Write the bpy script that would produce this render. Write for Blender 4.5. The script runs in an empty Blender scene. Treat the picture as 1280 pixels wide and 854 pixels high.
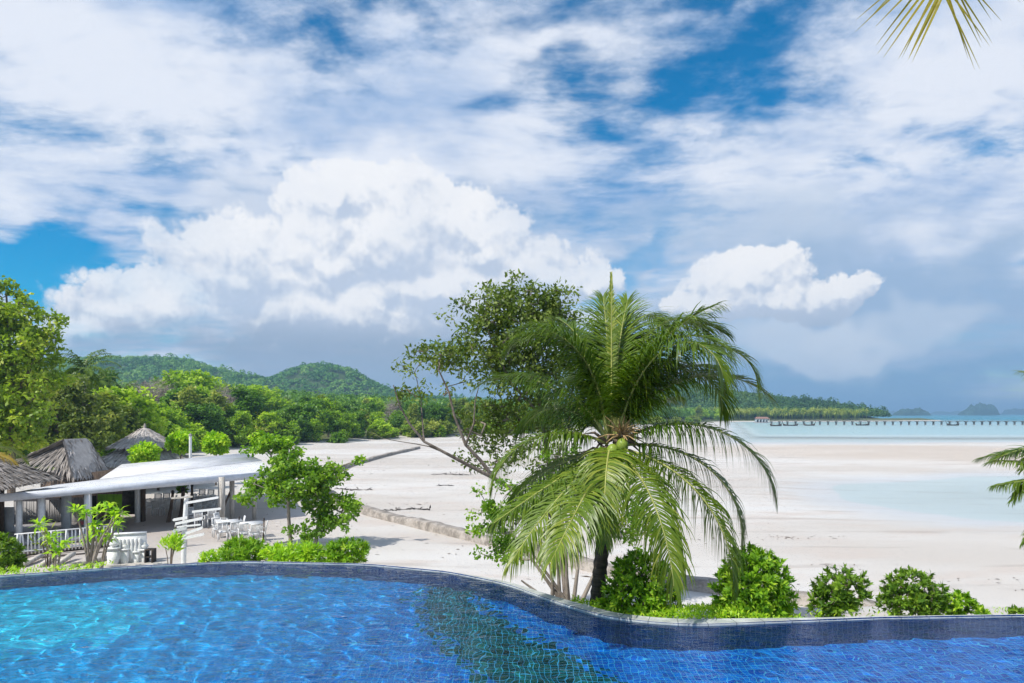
import bpy, math, random
import numpy as np

S = bpy.context.scene
COL = S.collection
R = math.radians

# ------------------------------------------------------------------ camera
FPX = 853.3          # focal length in photo pixels (photo 1280 x 854)
HX, HY = 640.0, 517.0   # vanishing point of the level view direction
CAMZ = 3.0
cam_d = bpy.data.cameras.new('camera')
cam = bpy.data.objects.new('camera', cam_d)
COL.objects.link(cam)
cam.location = (0, 0, CAMZ)
cam.rotation_euler = (R(90), 0, 0)
cam_d.sensor_width = 36
cam_d.lens = 24
cam_d.shift_y = 90 / 1280
cam_d.clip_start = 0.05
cam_d.clip_end = 30000
S.camera = cam

def at(px, py, Y):
    """point of the place seen at photo pixel (px,py), Y metres away"""
    return np.array([(px - HX) / FPX * Y, Y, CAMZ - (py - HY) / FPX * Y])

# ------------------------------------------------------------------ view
S.view_settings.view_transform = 'Standard'
S.view_settings.look = 'None'
S.view_settings.gamma = 1
S.view_settings.use_curve_mapping = False
S.view_settings.exposure = 0.3
S.cycles.use_denoising = True
S.cycles.use_adaptive_sampling = True
S.cycles.adaptive_threshold = 0.02
S.cycles.adaptive_min_samples = 10
S.cycles.max_bounces = 8
S.cycles.diffuse_bounces = 3
S.cycles.glossy_bounces = 3
S.cycles.transmission_bounces = 5
S.cycles.transparent_max_bounces = 8
S.cycles.volume_bounces = 0
S.cycles.sample_clamp_indirect = 6

# ------------------------------------------------------------------ sun
SUN = np.array([-0.50, -0.42, 0.80]); SUN /= np.linalg.norm(SUN)
sun_d = bpy.data.lights.new('sun', 'SUN')
sun_d.energy = 4.3
sun_d.angle = R(0.53)
sun_d.color = (1.0, 0.955, 0.88)
sun_d.cycles.is_caustics_light = True
sun = bpy.data.objects.new('sun', sun_d)
COL.objects.link(sun)
sun.rotation_euler = (math.acos(SUN[2]), 0, math.atan2(SUN[1], SUN[0]) + math.pi / 2)
sun.location = (-40, -20, 80)

# ------------------------------------------------------------------ node helper
class NT:
    def __init__(self, tree):
        self.t = tree; self.n = tree.nodes; self.l = tree.links
    def node(self, typ, **kw):
        nd = self.n.new(typ)
        for k, v in kw.items(): setattr(nd, k, v)
        return nd
    def set(self, sock, v):
        if v is None: return
        if hasattr(v, 'is_output'): self.l.new(v, sock)
        else:
            if isinstance(v, (tuple, list)) and len(v) == 3 and sock.type == 'RGBA': v = (*v, 1)
            sock.default_value = v
    def m(self, op, a, b=None, c=None, clamp=False):
        nd = self.node('ShaderNodeMath', operation=op, use_clamp=clamp)
        for i, v in enumerate((a, b, c)):
            if v is not None: self.set(nd.inputs[i], v)
        return nd.outputs[0]
    def vm(self, op, a, b=None, s=None):
        nd = self.node('ShaderNodeVectorMath', operation=op)
        self.set(nd.inputs[0], a)
        if b is not None: self.set(nd.inputs[1], b)
        if s is not None: self.set(nd.inputs['Scale'], s)
        return nd.outputs['Value'] if op in ('LENGTH', 'DOT_PRODUCT', 'DISTANCE') else nd.outputs[0]
    def xyz(self, x, y, z=0.0):
        nd = self.node('ShaderNodeCombineXYZ')
        for i, v in enumerate((x, y, z)): self.set(nd.inputs[i], v)
        return nd.outputs[0]
    def sep(self, v):
        nd = self.node('ShaderNodeSeparateXYZ'); self.set(nd.inputs[0], v); return nd.outputs
    def noise(self, vec, scale, detail=4, rough=0.5, dist=0.0, lac=2.0, out=0, dims='3D'):
        nd = self.node('ShaderNodeTexNoise', noise_dimensions=dims)
        if vec is not None: self.set(nd.inputs['Vector'], vec)
        self.set(nd.inputs['Scale'], scale); self.set(nd.inputs['Detail'], detail)
        self.set(nd.inputs['Roughness'], rough); self.set(nd.inputs['Distortion'], dist); self.set(nd.inputs['Lacunarity'], lac)
        return nd.outputs[out]
    def voro(self, vec, scale, feature='F1', detail=0.0, rand=1.0, out='Distance', smooth=0.5, dims='3D'):
        nd = self.node('ShaderNodeTexVoronoi', feature=feature, voronoi_dimensions=dims)
        if vec is not None: self.set(nd.inputs['Vector'], vec)
        self.set(nd.inputs['Scale'], scale); self.set(nd.inputs['Randomness'], rand)
        self.set(nd.inputs['Detail'], detail)
        if feature == 'SMOOTH_F1': self.set(nd.inputs['Smoothness'], smooth)
        return nd.outputs[out]
    def step(self, x, lo, hi):
        nd = self.node('ShaderNodeMapRange', interpolation_type='SMOOTHSTEP')
        self.set(nd.inputs[0], x); self.set(nd.inputs[1], lo); self.set(nd.inputs[2], hi)
        return nd.outputs[0]
    def lin(self, x, lo, hi, a=0.0, b=1.0):
        nd = self.node('ShaderNodeMapRange')
        for i, v in enumerate((x, lo, hi, a, b)): self.set(nd.inputs[i], v)
        return nd.outputs[0]
    def mix(self, f, a, b, typ='MIX'):
        nd = self.node('ShaderNodeMix', data_type='RGBA', blend_type=typ)
        self.set(nd.inputs[0], f); self.set(nd.inputs[6], a); self.set(nd.inputs[7], b)
        return nd.outputs[2]
    def mixf(self, f, a, b):
        nd = self.node('ShaderNodeMix', data_type='FLOAT')
        self.set(nd.inputs[0], f); self.set(nd.inputs[2], a); self.set(nd.inputs[3], b)
        return nd.outputs[0]
# ------------------------------------------------------------------ sky with clouds
def build_sky():
    w = bpy.data.worlds.new('World'); S.world = w; w.use_nodes = True
    w.cycles.sampling_method = 'MANUAL'; w.cycles.sample_map_resolution = 512
    t = NT(w.node_tree); t.n.clear()
    K = 10.0                                    # 1 / background strength
    sky = t.node('ShaderNodeTexSky', sky_type='NISHITA', sun_disc=False)
    sky.sun_elevation = math.asin(SUN[2]); sky.sun_rotation = math.atan2(SUN[0], SUN[1])
    sky.air_density = 1.0; sky.dust_density = 0.4; sky.ozone_density = 3.0
    hs = t.node('ShaderNodeHueSaturation'); t.set(hs.inputs['Saturation'], 1.95); t.set(hs.inputs['Value'], SKYV); t.set(hs.inputs['Hue'], 0.492)
    t.set(hs.inputs['Color'], sky.outputs[0])
    skyc = hs.outputs[0]
    tc = t.node('ShaderNodeTexCoord')
    d = t.vm('NORMALIZE', tc.outputs['Generated'])
    x, y, z = t.sep(d)
    az = t.m('ARCTAN2', x, y); el = t.m('ARCSINE', z)
    P = t.xyz(az, el, 0.0)

    def ang(px, py):
        a = math.atan((px - HX) / FPX)
        return a, math.atan((HY - py) / FPX * math.cos(a))
    def blob(tt, v, px, py, rx, ry, k=1.0):
        """k*(1 - elliptical distance) round one place in the sky, >0 inside"""
        a, e = ang(px, py)
        rx = rx / FPX * math.cos(a) ** 2; ry = ry / FPX * math.cos(a)
        q = tt.vm('SUBTRACT', v, (a, e, 0))
        q = tt.vm('MULTIPLY', q, (1 / rx, 1 / ry, 0))
        return tt.m('MULTIPLY', tt.m('SUBTRACT', 1.0, tt.vm('LENGTH', q)), k)

    # ---- high broken layer, laid out on a plane so that it streaks towards the horizon
    zz = t.m('ADD', t.m('MAXIMUM', z, 0.0), 0.13)
    pl = t.xyz(t.m('DIVIDE', x, zz), t.m('DIVIDE', y, zz), 0.0)
    wv = t.noise(pl, 0.9, 3, 0.5, out=1, dims='2D')
    wv = t.vm('SUBTRACT', wv, (0.5, 0.5, 0.5))
    pw = t.vm('ADD', pl, t.vm('SCALE', wv, s=0.45))
    hi = t.noise(pw, 1.5, 7, 0.6, dims='2D')
    pq = t.vm('MULTIPLY', t.vm('ADD', t.vm('ADD', pl, t.vm('SCALE', wv, s=0.2)), (7.3, 2.1, 4.0)), (0.8, 1.25, 1))
    hi2 = t.noise(pq, 4.2, 7, 0.64, dims='2D')
    wb = t.noise(P, 5.0, 3, 0.55, out=1, dims='2D')
    Pb = t.vm('ADD', P, t.vm('SCALE', t.vm('SUBTRACT', wb, (0.5, 0.5, 0.5)), s=0.2))
    bias = None
    for b in HIGH_BLOBS:
        f = t.m('MULTIPLY', t.step(blob(t, Pb, *b[:4]), 0.0, 0.75), b[4])
        bias = f if bias is None else t.m('ADD', bias, f)
    n = t.m('ADD', t.m('MULTIPLY', hi, 0.55), t.m('MULTIPLY', hi2, 0.45))
    C = t.m('ADD', t.m('MULTIPLY', t.m('SUBTRACT', n, 0.5), 2.3), t.m('ADD', bias, 0.62))
    a_hi = t.step(C, 0.20, 0.82)
    hib = None
    for b in HIGH_LIGHT:
        f = t.m('MULTIPLY', t.step(blob(t, Pb, *b[:4]), 0.0, 0.8), b[4])
        hib = f if hib is None else t.m('ADD', hib, f)
    lit = t.noise(t.vm('ADD', pw, (3.0, 9.0, 1.0)), 2.2, 4, 0.55, dims='2D')
    lit = t.m('ADD', t.m('ADD', lit, hib), t.m('MULTIPLY', t.m('SUBTRACT', hi2, 0.5), 0.9))
    hc = t.mix(t.step(lit, 0.12, 0.85), tuple(v * K for v in HC0), tuple(v * K for v in HC1))
    col = t.mix(t.m('MULTIPLY', a_hi, 0.97), skyc, hc)

    # ---- dull low banks and rain veils near the horizon
    wl = t.noise(t.vm('MULTIPLY', P, (1, 2.2, 1)), 6.0, 5, 0.6, dims='2D')
    wl = t.m('MULTIPLY', t.m('SUBTRACT', wl, 0.5), 0.9)
    for (px, py, rx, ry, k, c) in LOW_BANKS:
        f = t.m('ADD', blob(t, Pb, px, py, rx, ry), wl)
        col = t.mix(t.m('MULTIPLY', t.step(f, 0.0, 0.55), k), col, tuple(v * K for v in c))

    # ---- cumulus
    g = bpy.data.node_groups.new('cumulus_field', 'ShaderNodeTree')
    g.interface.new_socket('Vector', in_out='INPUT', socket_type='NodeSocketVector')
    g.interface.new_socket('Field', in_out='OUTPUT', socket_type='NodeSocketFloat')
    gi = g.nodes.new('NodeGroupInput'); go = g.nodes.new('NodeGroupOutput'); G = NT(g)
    V = gi.outputs[0]
    n1 = G.noise(V, 9.0, 5, 0.62, out=1, dims='2D')
    wn = G.vm('SUBTRACT', n1, (0.5, 0.5, 0.5))
    Vw = G.vm('ADD', V, G.vm('SCALE', wn, s=0.09))
    E = None
    for b in CUMULUS:
        f = blob(G, Vw, *b)
        E = f if E is None else G.m('SMOOTH_MAX', E, f, 0.12)
    Vv = G.vm('ADD', V, G.vm('SCALE', wn, s=0.035))
    F = E
    for sc, amp in ((11.0, 0.50), (25.0, 0.30), (58.0, 0.17), (125.0, 0.09)):
        q = G.voro(Vv, sc, dims='2D')
        F = G.m('ADD', F, G.m('MULTIPLY', G.m('SUBTRACT', 0.30, G.m('MULTIPLY', q, q)), amp))
    G.l.new(F, go.inputs[0])
    def field(vec):
        nd = t.node('ShaderNodeGroup'); nd.node_tree = g; t.set(nd.inputs[0], vec); return nd.outputs[0]
    F0 = field(P)
    F1 = field(t.vm('ADD', P, (-0.007, 0.017, 0)))
    a_cu = t.step(F0, 0.03, 0.23)
    s = t.m('MULTIPLY', t.m('SUBTRACT', F0, F1), 2.1)
    s = t.m('ADD', t.m('ADD', s, t.m('ADD', 0.34, t.m('MULTIPLY', t.noise(P, 8.0, 4, 0.55, dims='2D'), 0.5))), t.m('MULTIPLY', t.lin(el, 0.06, 0.27, -1.0, 0.75), 0.40))
    base = t.step(el, 0.055, 0.16)
    dark = t.mix(base, (0.22 * K, 0.29 * K, 0.40 * K), (0.45 * K, 0.52 * K, 0.64 * K))
    cc = t.mix(t.step(s, 0.05, 1.22), dark, (0.775 * K, 0.78 * K, 0.80 * K))
    fade = t.step(el, 0.06, 0.135)          # thin undersides dissolve into the grey air below the cloud
    col = t.mix(t.m('MULTIPLY', t.m('MULTIPLY', a_cu, fade), t.lin(t.noise(P, 6.0, 3, 0.5, dims='2D'), 0.3, 0.6, 0.72, 1.0)), col, cc)
    bg = t.node('ShaderNodeBackground'); t.set(bg.inputs[0], col); t.set(bg.inputs[1], 1.0 / K)
    out = t.node('ShaderNodeOutputWorld'); t.l.new(bg.outputs[0], out.inputs[0])

SKYV = 1.08; HAZE = 0.0003
HC0 = (0.30, 0.42, 0.63); HC1 = (0.68, 0.715, 0.79)
# (px, py, rx, ry, amount): where the high layer is torn open (negative) or thick (positive)
HIGH_BLOBS = [
    (70, 340, 190, 62, -0.75), (215, 300, 110, 40, -0.35), (640, 110, 130, 42, -0.26), (480, 8, 190, 40, -0.26),
    (880, 90, 130, 42, -0.17), (880, 5, 160, 24, -0.22), (545, 240, 95, 26, -0.30), (790, 325, 90, 26, -0.35),
    (680, 12, 140, 32, -0.18), (330, 215, 80, 22, -0.12), (1060, 205, 120, 25, -0.10), (290, 250, 60, 20, -0.16),
    (200, 130, 420, 190, 0.22), (480, 170, 230, 110, 0.16), (1130, 190, 330, 190, 0.22), (830, 230, 300, 90, 0.16),
    (1190, 40, 180, 80, 0.18), (60, 235, 200, 70, 0.18), (1100, 330, 320, 110, 0.35)]
HIGH_LIGHT = [(120, 100, 330, 130, 0.30), (420, 200, 170, 70, 0.30), (1200, 120, 240, 130, 0.25), (860, 190, 140, 50, 0.14), (1240, 320, 150, 60, 0.18),
              (720, 270, 260, 55, -0.28), (1080, 400, 330, 100, -0.30), (230, 220, 160, 45, -0.18)]
LOW_BANKS = [(480, 325, 330, 125, 0.75, (0.47, 0.54, 0.66)), (980, 345, 260, 75, 0.7, (0.45, 0.53, 0.66)), (1100, 430, 420, 120, 0.85, (0.28, 0.40, 0.57)), (420, 440, 330, 60, 0.92, (0.27, 0.345, 0.46)),
             (1010, 430, 150, 28, 0.7, (0.53, 0.60, 0.70)), (1120, 415, 120, 30, 0.5, (0.53, 0.60, 0.70)),
             (950, 490, 700, 45, 0.6, (0.13, 0.29, 0.48)), (880, 300, 330, 70, 0.45, (0.38, 0.48, 0.62)), (40, 455, 220, 50, 0.6, (0.25, 0.36, 0.52))]
CUMULUS = [(300, 345, 130, 75), (210, 395, 150, 70), (400, 330, 90, 70), (480, 290, 130, 75), (430, 250, 70, 45), (580, 285, 90, 50), (400, 395, 220, 60),
           (610, 305, 55, 40), (680, 350, 95, 45), (545, 370, 130, 50), (110, 420, 90, 45), (945, 350, 92, 46), (1040, 362, 70, 28), (895, 382, 62, 30), (975, 374, 100, 30),
           (745, 355, 50, 30)]
build_sky()
# ------------------------------------------------------------------ mesh helpers
class Geo:
    """collects vertices and faces, then links them as ONE mesh object"""
    def __init__(self): self.v = []; self.f = []; self.n = 0; self.tint = []; self.uv = []
    def add(self, V, F, tint=None):
        V = np.asarray(V, float).reshape(-1, 3); F = np.asarray(F, int)
        self.v.append(V); self.f.append(F + self.n); self.n += len(V)
        self.tint.append(np.full(len(V), 0.5) if tint is None else np.broadcast_to(np.asarray(tint, float), (len(V),)))
        return self
    def box(self, c, s, rz=0.0, rx=0.0, ry=0.0, tint=None):
        h = np.array(s, float) / 2
        V = np.array([[a, b, d] for a in (-1, 1) for b in (-1, 1) for d in (-1, 1)], float) * h
        V = V @ rotm(rx, ry, rz).T + np.array(c, float)
        F = [(0, 1, 3, 2), (4, 6, 7, 5), (0, 4, 5, 1), (2, 3, 7, 6), (0, 2, 6, 4), (1, 5, 7, 3)]
        return self.add(V, F, tint)
    def beam(self, a, b, w, h, tint=None):
        """box from a to b, w wide and h high"""
        a = np.array(a, float); b = np.array(b, float); d = b - a; L = np.linalg.norm(d); d /= L
        up = np.array([0, 0, 1.0]) if abs(d[2]) < .95 else np.array([0, 1.0, 0])
        s = np.cross(d, up); s /= np.linalg.norm(s); u = np.cross(s, d)
        V = []
        for p in (a, b):
            for i, j in ((-1, -1), (1, -1), (1, 1), (-1, 1)): V.append(p + s * i * w / 2 + u * j * h / 2)
        return self.add(V, [(3, 2, 1, 0), (4, 5, 6, 7), (0, 1, 5, 4), (1, 2, 6, 5), (2, 3, 7, 6), (3, 0, 4, 7)], tint)
    def tube(self, pts, rad, n=8, tint=None, cap=True):
        pts = np.asarray(pts, float); rad = np.broadcast_to(np.asarray(rad, float), (len(pts),))
        T = np.gradient(pts, axis=0); T /= np.linalg.norm(T, axis=1)[:, None] + 1e-9
        V = []; ref = np.array([0.13, 0.97, 0.2])
        if abs(T[0] @ ref) > .9: ref = np.array([0.97, 0.1, 0.2])
        a = np.linspace(0, 2 * math.pi, n, endpoint=False)
        for p, tt, r in zip(pts, T, rad):
            s = np.cross(tt, ref); s /= np.linalg.norm(s); u = np.cross(s, tt)
            V.append(p + r * (np.cos(a)[:, None] * s + np.sin(a)[:, None] * u))
        V = np.concatenate(V); m = len(pts)
        i = np.arange(n); k = (i + 1) % n
        F = [np.stack([i + j * n, k + j * n, k + (j + 1) * n, i + (j + 1) * n], 1) for j in range(m - 1)]
        self.add(V, np.concatenate(F), tint)
        if cap:
            for base, ring, c in ((0, i[::-1], pts[0]), ((m - 1) * n, i, pts[-1])):
                self.add(np.concatenate([V[base:base + n], [c]]), [(ring[j], ring[(j + 1) % n], n) for j in range(n)], tint if np.isscalar(tint) else None)
        return self
    def build(self, name, mat, parent=None, smooth=False, loc=None):
        V = np.concatenate(self.v); me = bpy.data.meshes.new(name)
        tot = []; loops = []
        for F in self.f:
            tot.append(np.full(len(F), F.shape[1])); loops.append(F.ravel())
        tot = np.concatenate(tot); loops = np.concatenate(loops)
        if loc is not None: V = V - np.asarray(loc, float)
        me.vertices.add(len(V)); me.vertices.foreach_set('co', V.ravel().astype(np.float32))
        me.loops.add(len(loops)); me.loops.foreach_set('vertex_index', loops.astype(np.int32))
        me.polygons.add(len(tot)); st = np.concatenate([[0], np.cumsum(tot)[:-1]])
        me.polygons.foreach_set('loop_start', st.astype(np.int32))
        me.polygons.foreach_set('loop_total', tot.astype(np.int32))
        if smooth: me.polygons.foreach_set('use_smooth', np.ones(len(tot), bool))
        at_ = me.attributes.new('tint', 'FLOAT', 'POINT')
        at_.data.foreach_set('value', np.concatenate(self.tint).astype(np.float32))
        me.update(calc_edges=True); me.validate()
        me.materials.append(mat)
        o = bpy.data.objects.new(name, me); COL.objects.link(o)
        if loc is not None: o.location = loc
        if parent is not None: o.parent = parent; o.location = (0, 0, 0)
        return o

def rotm(rx, ry, rz):
    cx, sx, cy, sy, cz, sz = math.cos(rx), math.sin(rx), math.cos(ry), math.sin(ry), math.cos(rz), math.sin(rz)
    return np.array([[cz, -sz, 0], [sz, cz, 0], [0, 0, 1]]) @ np.array([[cy, 0, sy], [0, 1, 0], [-sy, 0, cy]]) @ np.array([[1, 0, 0], [0, cx, -sx], [0, sx, cx]])

def thing(name, label, cat, loc=(0, 0, 0), rz=0.0, group=None):
    o = bpy.data.objects.new(name, None); COL.objects.link(o)
    o.empty_display_size = 0.3
    o.location = loc; o.rotation_euler = (0, 0, rz)
    return tag(o, label, cat, group)
def tag(o, label, cat, group=None, kind=None):
    if label: o['label'] = label
    if cat: o['category'] = cat
    if group: o['group'] = group
    if kind: o['kind'] = kind
    return o
def struct(o, kind='structure'):
    o['kind'] = kind; return o
def dup(root, loc, rz=0.0, sc=1.0, label=None, group=None):
    r = root.copy(); COL.objects.link(r); r.location = loc; r.rotation_euler = (0, 0, rz)
    r.scale = sc if hasattr(sc, '__len__') else (sc, sc, sc)
    if label: r['label'] = label
    if group: r['group'] = group
    for ch in root.children:
        c = ch.copy(); COL.objects.link(c); c.parent = r
        for g in ch.children:
            d = g.copy(); COL.objects.link(d); d.parent = c
    return r

def unit(v):
    v = np.asarray(v, float); return v / (np.linalg.norm(v, axis=-1, keepdims=True) + 1e-9)
def smooth01(x): x = np.clip(x, 0, 1); return x * x * (3 - 2 * x)

# ------------------------------------------------------------------ materials
def new_mat(name):
    m = bpy.data.materials.new(name); m.use_nodes = True; t = NT(m.node_tree); t.n.clear()
    t.out = t.node('ShaderNodeOutputMaterial'); return m, t
def principled(t, col, rough=0.7, bump=None, bstr=0.3, bdist=0.02, spec=0.3):
    p = t.node('ShaderNodeBsdfPrincipled')
    t.set(p.inputs['Base Color'], col); t.set(p.inputs['Roughness'], rough); t.set(p.inputs['Specular IOR Level'], spec)
    if bump is not None:
        b = t.node('ShaderNodeBump'); t.set(b.inputs['Strength'], bstr); t.set(b.inputs['Distance'], bdist); t.set(b.inputs['Height'], bump)
        t.l.new(b.outputs[0], p.inputs['Normal'])
    return p
def attr(t, name='tint'):
    a = t.node('ShaderNodeAttribute'); a.attribute_name = name; return a.outputs['Fac']
def objco(t): return t.node('ShaderNodeTexCoord').outputs['Object']

LK = 1.6
def mat_leaf(name, c0, c1, c2=None, trans=0.35, rough=0.45, inst=0.0, lk=None):
    """leaf: colour runs from c0 to c1 (to c2) by the leaf's own tint"""
    m, t = new_mat(name); f = attr(t)
    if inst:
        oi = t.node('ShaderNodeObjectInfo'); f = t.m('ADD', f, t.m('MULTIPLY', t.m('SUBTRACT', oi.outputs['Random'], 0.5), inst), clamp=True)
    r = t.node('ShaderNodeValToRGB'); t.set(r.inputs[0], f)
    c0, c1, c2 = (tuple(v * (lk or LK) for v in c) if c else c for c in (c0, c1, c2))
    r.color_ramp.elements[0].color = (*c0, 1); r.color_ramp.elements[1].color = (*c1, 1)
    if c2:
        r.color_ramp.elements[1].position = 0.6
        e = r.color_ramp.elements.new(1.0); e.color = (*c2, 1)
    p = principled(t, r.outputs[0], rough, spec=0.35)
    tr = t.node('ShaderNodeBsdfTranslucent')
    tc = t.mix(1.0, r.outputs[0], (1.25, 1.35, 0.45), 'MULTIPLY'); t.set(tr.inputs[0], tc)
    mx = t.node('ShaderNodeMixShader'); mx.inputs[0].default_value = trans
    t.l.new(p.outputs[0], mx.inputs[1]); t.l.new(tr.outputs[0], mx.inputs[2]); t.l.new(mx.outputs[0], t.out.inputs[0])
    return m
def mat_plain(name, col, rough=0.7, var=0.25, scale=8.0, bump=0.3, bdist=0.01, stretch=(1, 1, 1), col2=None, spec=0.3):
    m, t = new_mat(name); co = t.vm('MULTIPLY', objco(t), stretch)
    n = t.noise(co, scale, 6, 0.6); n2 = t.noise(co, scale * 5, 4, 0.6)
    f = t.m('ADD', t.m('MULTIPLY', n, 0.65), t.m('MULTIPLY', n2, 0.35))
    c2 = col2 or tuple(v * (1 - var) for v in col)
    c = t.mix(t.step(f, 0.36, 0.64), c2, tuple(min(1, v * (1 + var * 0.4)) for v in col))
    p = principled(t, c, rough, f, bump, bdist, spec); t.l.new(p.outputs[0], t.out.inputs[0]); return m

M = {}
M['bark'] = mat_plain('bark', (0.20, 0.155, 0.12), 0.9, 0.5, 3.0, 0.6, 0.03, (1, 1, 0.35))
M['bark_grey'] = mat_plain('bark_grey', (0.30, 0.26, 0.22), 0.9, 0.5, 3.0, 0.6, 0.03, (1, 1, 0.35))
M['palm_bark'] = mat_plain('palm_bark', (0.08, 0.064, 0.052), 0.9, 0.55, 2.0, 0.8, 0.03, (0.5, 0.5, 6.0))
M['white_wood'] = mat_plain('white_wood', (0.72, 0.72, 0.72), 0.55, 0.16, 6.0, 0.2, 0.005, (4, 1, 1))
M['grey_wood'] = mat_plain('grey_wood', (0.34, 0.32, 0.31), 0.85, 0.45, 3.0, 0.5, 0.01, (3, 3, 0.5))
M['pale_wood'] = mat_plain('pale_wood', (0.52, 0.48, 0.43), 0.8, 0.35, 3.0, 0.5, 0.01, (3, 3, 0.5))
M['dark_wood'] = mat_plain('dark_wood', (0.055, 0.045, 0.04), 0.8, 0.5, 4.0, 0.5, 0.01)
M['brown_wood'] = mat_plain('brown_wood', (0.14, 0.10, 0.075), 0.85, 0.5, 4.0, 0.5, 0.01, (3, 3, 0.6))
M['roof_white'] = mat_plain('roof_white', (0.62, 0.62, 0.635), 0.6, 0.22, 0.7, 0.15, 0.01, (1, 2.5, 1))
M['fascia'] = mat_plain('fascia', (0.60, 0.63, 0.69), 0.6, 0.12, 1.5, 0.1, 0.01)

# ------------------------------------------------------------------ ground
_ex = np.array([-60, -20, -14, -9.45, -7.4, -5.5, -2.85, -1.2, -0.1, 0.72, 1.4, 2.05, 2.65, 4.15, 5.4, 7.6, 12, 20, 60.0])
_ey = np.array([11.4, 11.6, 11.8, 12.5, 13.3, 13.75, 13.5, 12.85, 11.95, 10.75, 9.98, 9.72, 9.62, 9.82, 9.97, 10.08, 10.0, 9.8, 9.7])
_fx = np.arange(-60, 60, 0.02); _k = np.exp(-np.linspace(-2.5, 2.5, 61) ** 2); _k /= _k.sum()
_fy = np.convolve(np.pad(np.interp(_fx, _ex, _ey), 30, mode='edge'), _k, 'valid')
def edge_y(x): return np.interp(x, _fx, _fy)      # pool lip, as a function of x
SEA = -3.85
LIPW = 0.26

def wob(x, y, s, seed=0):
    r = np.random.default_rng(seed); o = 0
    for i in range(7):
        a = r.uniform(0, 6.28); k = s * r.uniform(0.6, 2.2); ph = r.uniform(0, 6.28)
        o = o + np.sin(k * (math.cos(a) * x + math.sin(a) * y) + ph + 0.8 * np.sin(k * 0.6 * (x - y) + ph)) / 7
    return o
def ground_z(x, y):
    x = np.asarray(x, float); y = np.asarray(y, float)
    d = y - (edge_y(x) + LIPW)
    bed = -0.62 + 0.05 * wob(x, y, 3.0, 3)
    beach = -3.5 + 0.035 * wob(x, y, 0.35, 1) + 0.02 * wob(x, y, 1.1, 2)
    drop = np.where(x > 1.2, 11.0, np.where(x > -1.8, 11.0, 8.0))
    z = bed + (beach - bed) * smooth01((d - 1.3) / drop)
    u = x / np.maximum(y, 1.0)
    w1 = wob(x, y, 0.045, 5); w2 = wob(x, y, 0.12, 6)
    # tidal pool on the right
    q = np.sqrt(((x - 52 - 0.45 * (y - 58)) / 34) ** 2 + ((y - 59 + 4 * w1) / 24) ** 2)
    z = z - 0.56 * smooth01(1.25 - q + 0.35 * w2 + 0.25 * w1)
    # the flat falls towards the sea
    t = np.minimum((y - 158 - 10 * w1 - 3 * w2) / 150, (u - 0.315) * y / 30 + 0.06 * w2)
    z = z - 2.3 * smooth01(t * 0.8 + 0.12) * (y > 60)
    t2 = smooth01((y - 80) / 60) * smooth01((u - 0.25) / 0.1)
    z = z - 0.20 * t2 * smooth01((y - 135 - 12 * w1) / 30)
    # land behind the beach
    yv = np.interp(u, [-1.3, -0.62, -0.5, -0.4, -0.28, -0.16, 0.0, 0.31], [52, 62, 105, 128, 142, 178, 200, 480])
    rise = smooth01((y - yv) / 260) * np.interp(u, [-0.9, -0.45, -0.2, 0.0, 0.25, 0.33], [12, 11, 7, 4, 1.5, 0])
    z = z + rise + 0.5 * smooth01((y - yv) / 12) * (u < 0.31)
    return z

def sheet(xs, ys2d, zfun):
    X = np.broadcast_to(xs[:, None], ys2d.shape); Z = zfun(X, ys2d)
    V = np.stack([X, ys2d, Z], -1).reshape(-1, 3); a, b = ys2d.shape
    i = np.arange(a * b).reshape(a, b)
    F = np.stack([i[:-1, :-1], i[1:, :-1], i[1:, 1:], i[:-1, 1:]], -1).reshape(-1, 4)
    return V, F, Z

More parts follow.
